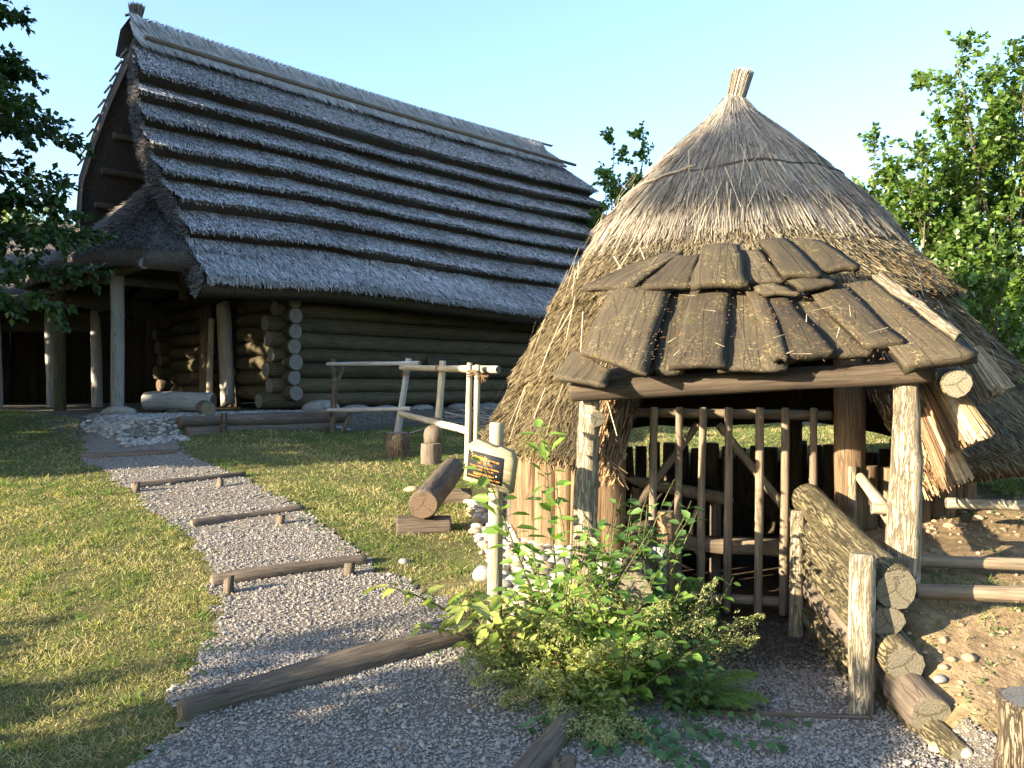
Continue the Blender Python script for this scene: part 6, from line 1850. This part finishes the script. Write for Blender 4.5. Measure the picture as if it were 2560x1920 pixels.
fern('pale wilted fern spilling towards the gravel', on(0.16, 4.24), [(3.3, 0.7, 0.46), (3.9, 0.6, 0.5), (4.5, 0.7, 0.46), (5.1, 0.6, 0.42), (2.7, 0.7, 0.38)], 547, FW, 0.6)
fern('tangled pale fern in the heart of the planting', on(0.46, 4.28), [(4.0, 1.0, 0.62), (4.7, 0.9, 0.6), (5.4, 0.95, 0.6), (3.3, 1.0, 0.55)], 548, FW, 0.6)
fern('tall pale fern leaning on the left cheek', on(0.60, 4.40), [(4.3, 1.15, 0.75), (5.0, 1.1, 0.7), (5.7, 1.0, 0.62), (3.5, 1.15, 0.66)], 549, FW, 0.5)
fern('low straw-coloured fern near the border log', on(0.40, 3.88), [(4.0, 0.55, 0.34), (4.7, 0.5, 0.36), (5.4, 0.5, 0.34)], 550, FW, 0.6)

# trailing silver-marked ivy at the very front
iv = thing('trailing_ivy', (0.5, 3.7, 0.0), 'dark trailing ivy-like runners over the gravel at the front', 'ivy', GP)
R = np.random.default_rng(551)
polys, rads, LP, LD, LN = [], [], [], [], []
for (x, y, az, L) in [(0.35, 3.92, -1.4, 0.42), (0.45, 3.88, -0.9, 0.5), (0.6, 3.9, -1.1, 0.55), (0.75, 3.9, -0.7, 0.55), (0.5, 3.9, -1.7, 0.4), (0.3, 3.9, -2.2, 0.3), (0.9, 3.95, -0.4, 0.45), (0.62, 3.85, -1.9, 0.45)]:
    pts = [np.array([x, y])]; a = az
    for i in range(8):
        a += R.normal(0, 0.25); pts.append(pts[-1] + np.array([math.cos(a), math.sin(a)]) * L / 8)
    pts = np.array(pts); z = terr(pts[:, 0], pts[:, 1]) + 0.035 + 0.02 * R.random(len(pts))
    st = np.column_stack([pts, z]); polys.append(st); rads.append(np.linspace(0.003, 0.0015, len(st)))
    for i in range(1, 9):
        for sg in (-1, 1):
            aa = a + sg * 1.2 + R.normal(0, 0.3)
            LP.append(st[i] + np.array([math.cos(aa), math.sin(aa), 0.3]) * 0.02); LD.append(np.array([math.cos(aa), math.sin(aa), -0.15])); LN.append(np.array([0, -0.5, 1.0]) + R.normal(0, 0.35, 3))
V, F = tubes(polys, rads, 5)
mobj('runners', V, F, MT['leaf'], iv, colr=np.tile([0.10, 0.09, 0.04], (len(V), 1)))
n = len(LP); L = R.uniform(0.04, 0.068, n)
V, F, own = leaf_arrays(np.array(LP), np.array(LD), np.array(LN), L, L * 0.85, 'oval')
mobj('leaves', V, F, MT['leaf'], iv, colr=(np.array([0.05, 0.11, 0.04]) * R.uniform(0.7, 1.9, (n, 1)))[own])
# ground cover between the plants (uncountable)
n = 5200
x = R.uniform(-0.1, 1.0, n); y = R.uniform(3.75, 5.0, n)
k = (x < left_cheek_x(y) + 0.08 + 0.05 * R.normal(0, 1, n)) & (x > -0.15 + 0.9 * np.clip(4.3 - y, 0, 1)); x, y = x[k], y[k]; n = len(x)
z = terr(x, y) + R.uniform(0.0, 0.16, n)
a = R.uniform(0, 2 * PI, n)
L = R.uniform(0.02, 0.05, n)
V, F, own = leaf_arrays(np.column_stack([x, y, z]), np.column_stack([np.cos(a), np.sin(a), R.normal(0.1, 0.4, n)]), np.tile([0, 0, 1.0], (n, 1)) + R.normal(0, 0.45, (n, 3)), L, L * R.uniform(0.25, 0.7, n), 'diamond')
q = R.random(n)[:, None]; br = (R.random(n) < 0.18)[:, None]
c = np.where(br, np.array([0.30, 0.20, 0.09]) * (0.6 + 0.6 * q), np.array([0.06, 0.12, 0.025]) * (1 - q) + np.array([0.20, 0.25, 0.06]) * q)
tag(mobj('ground_cover', V, F, MT['leaf'], colr=c[own]), 'dense low leaves and litter under the planting', 'ground cover', kind='stuff')
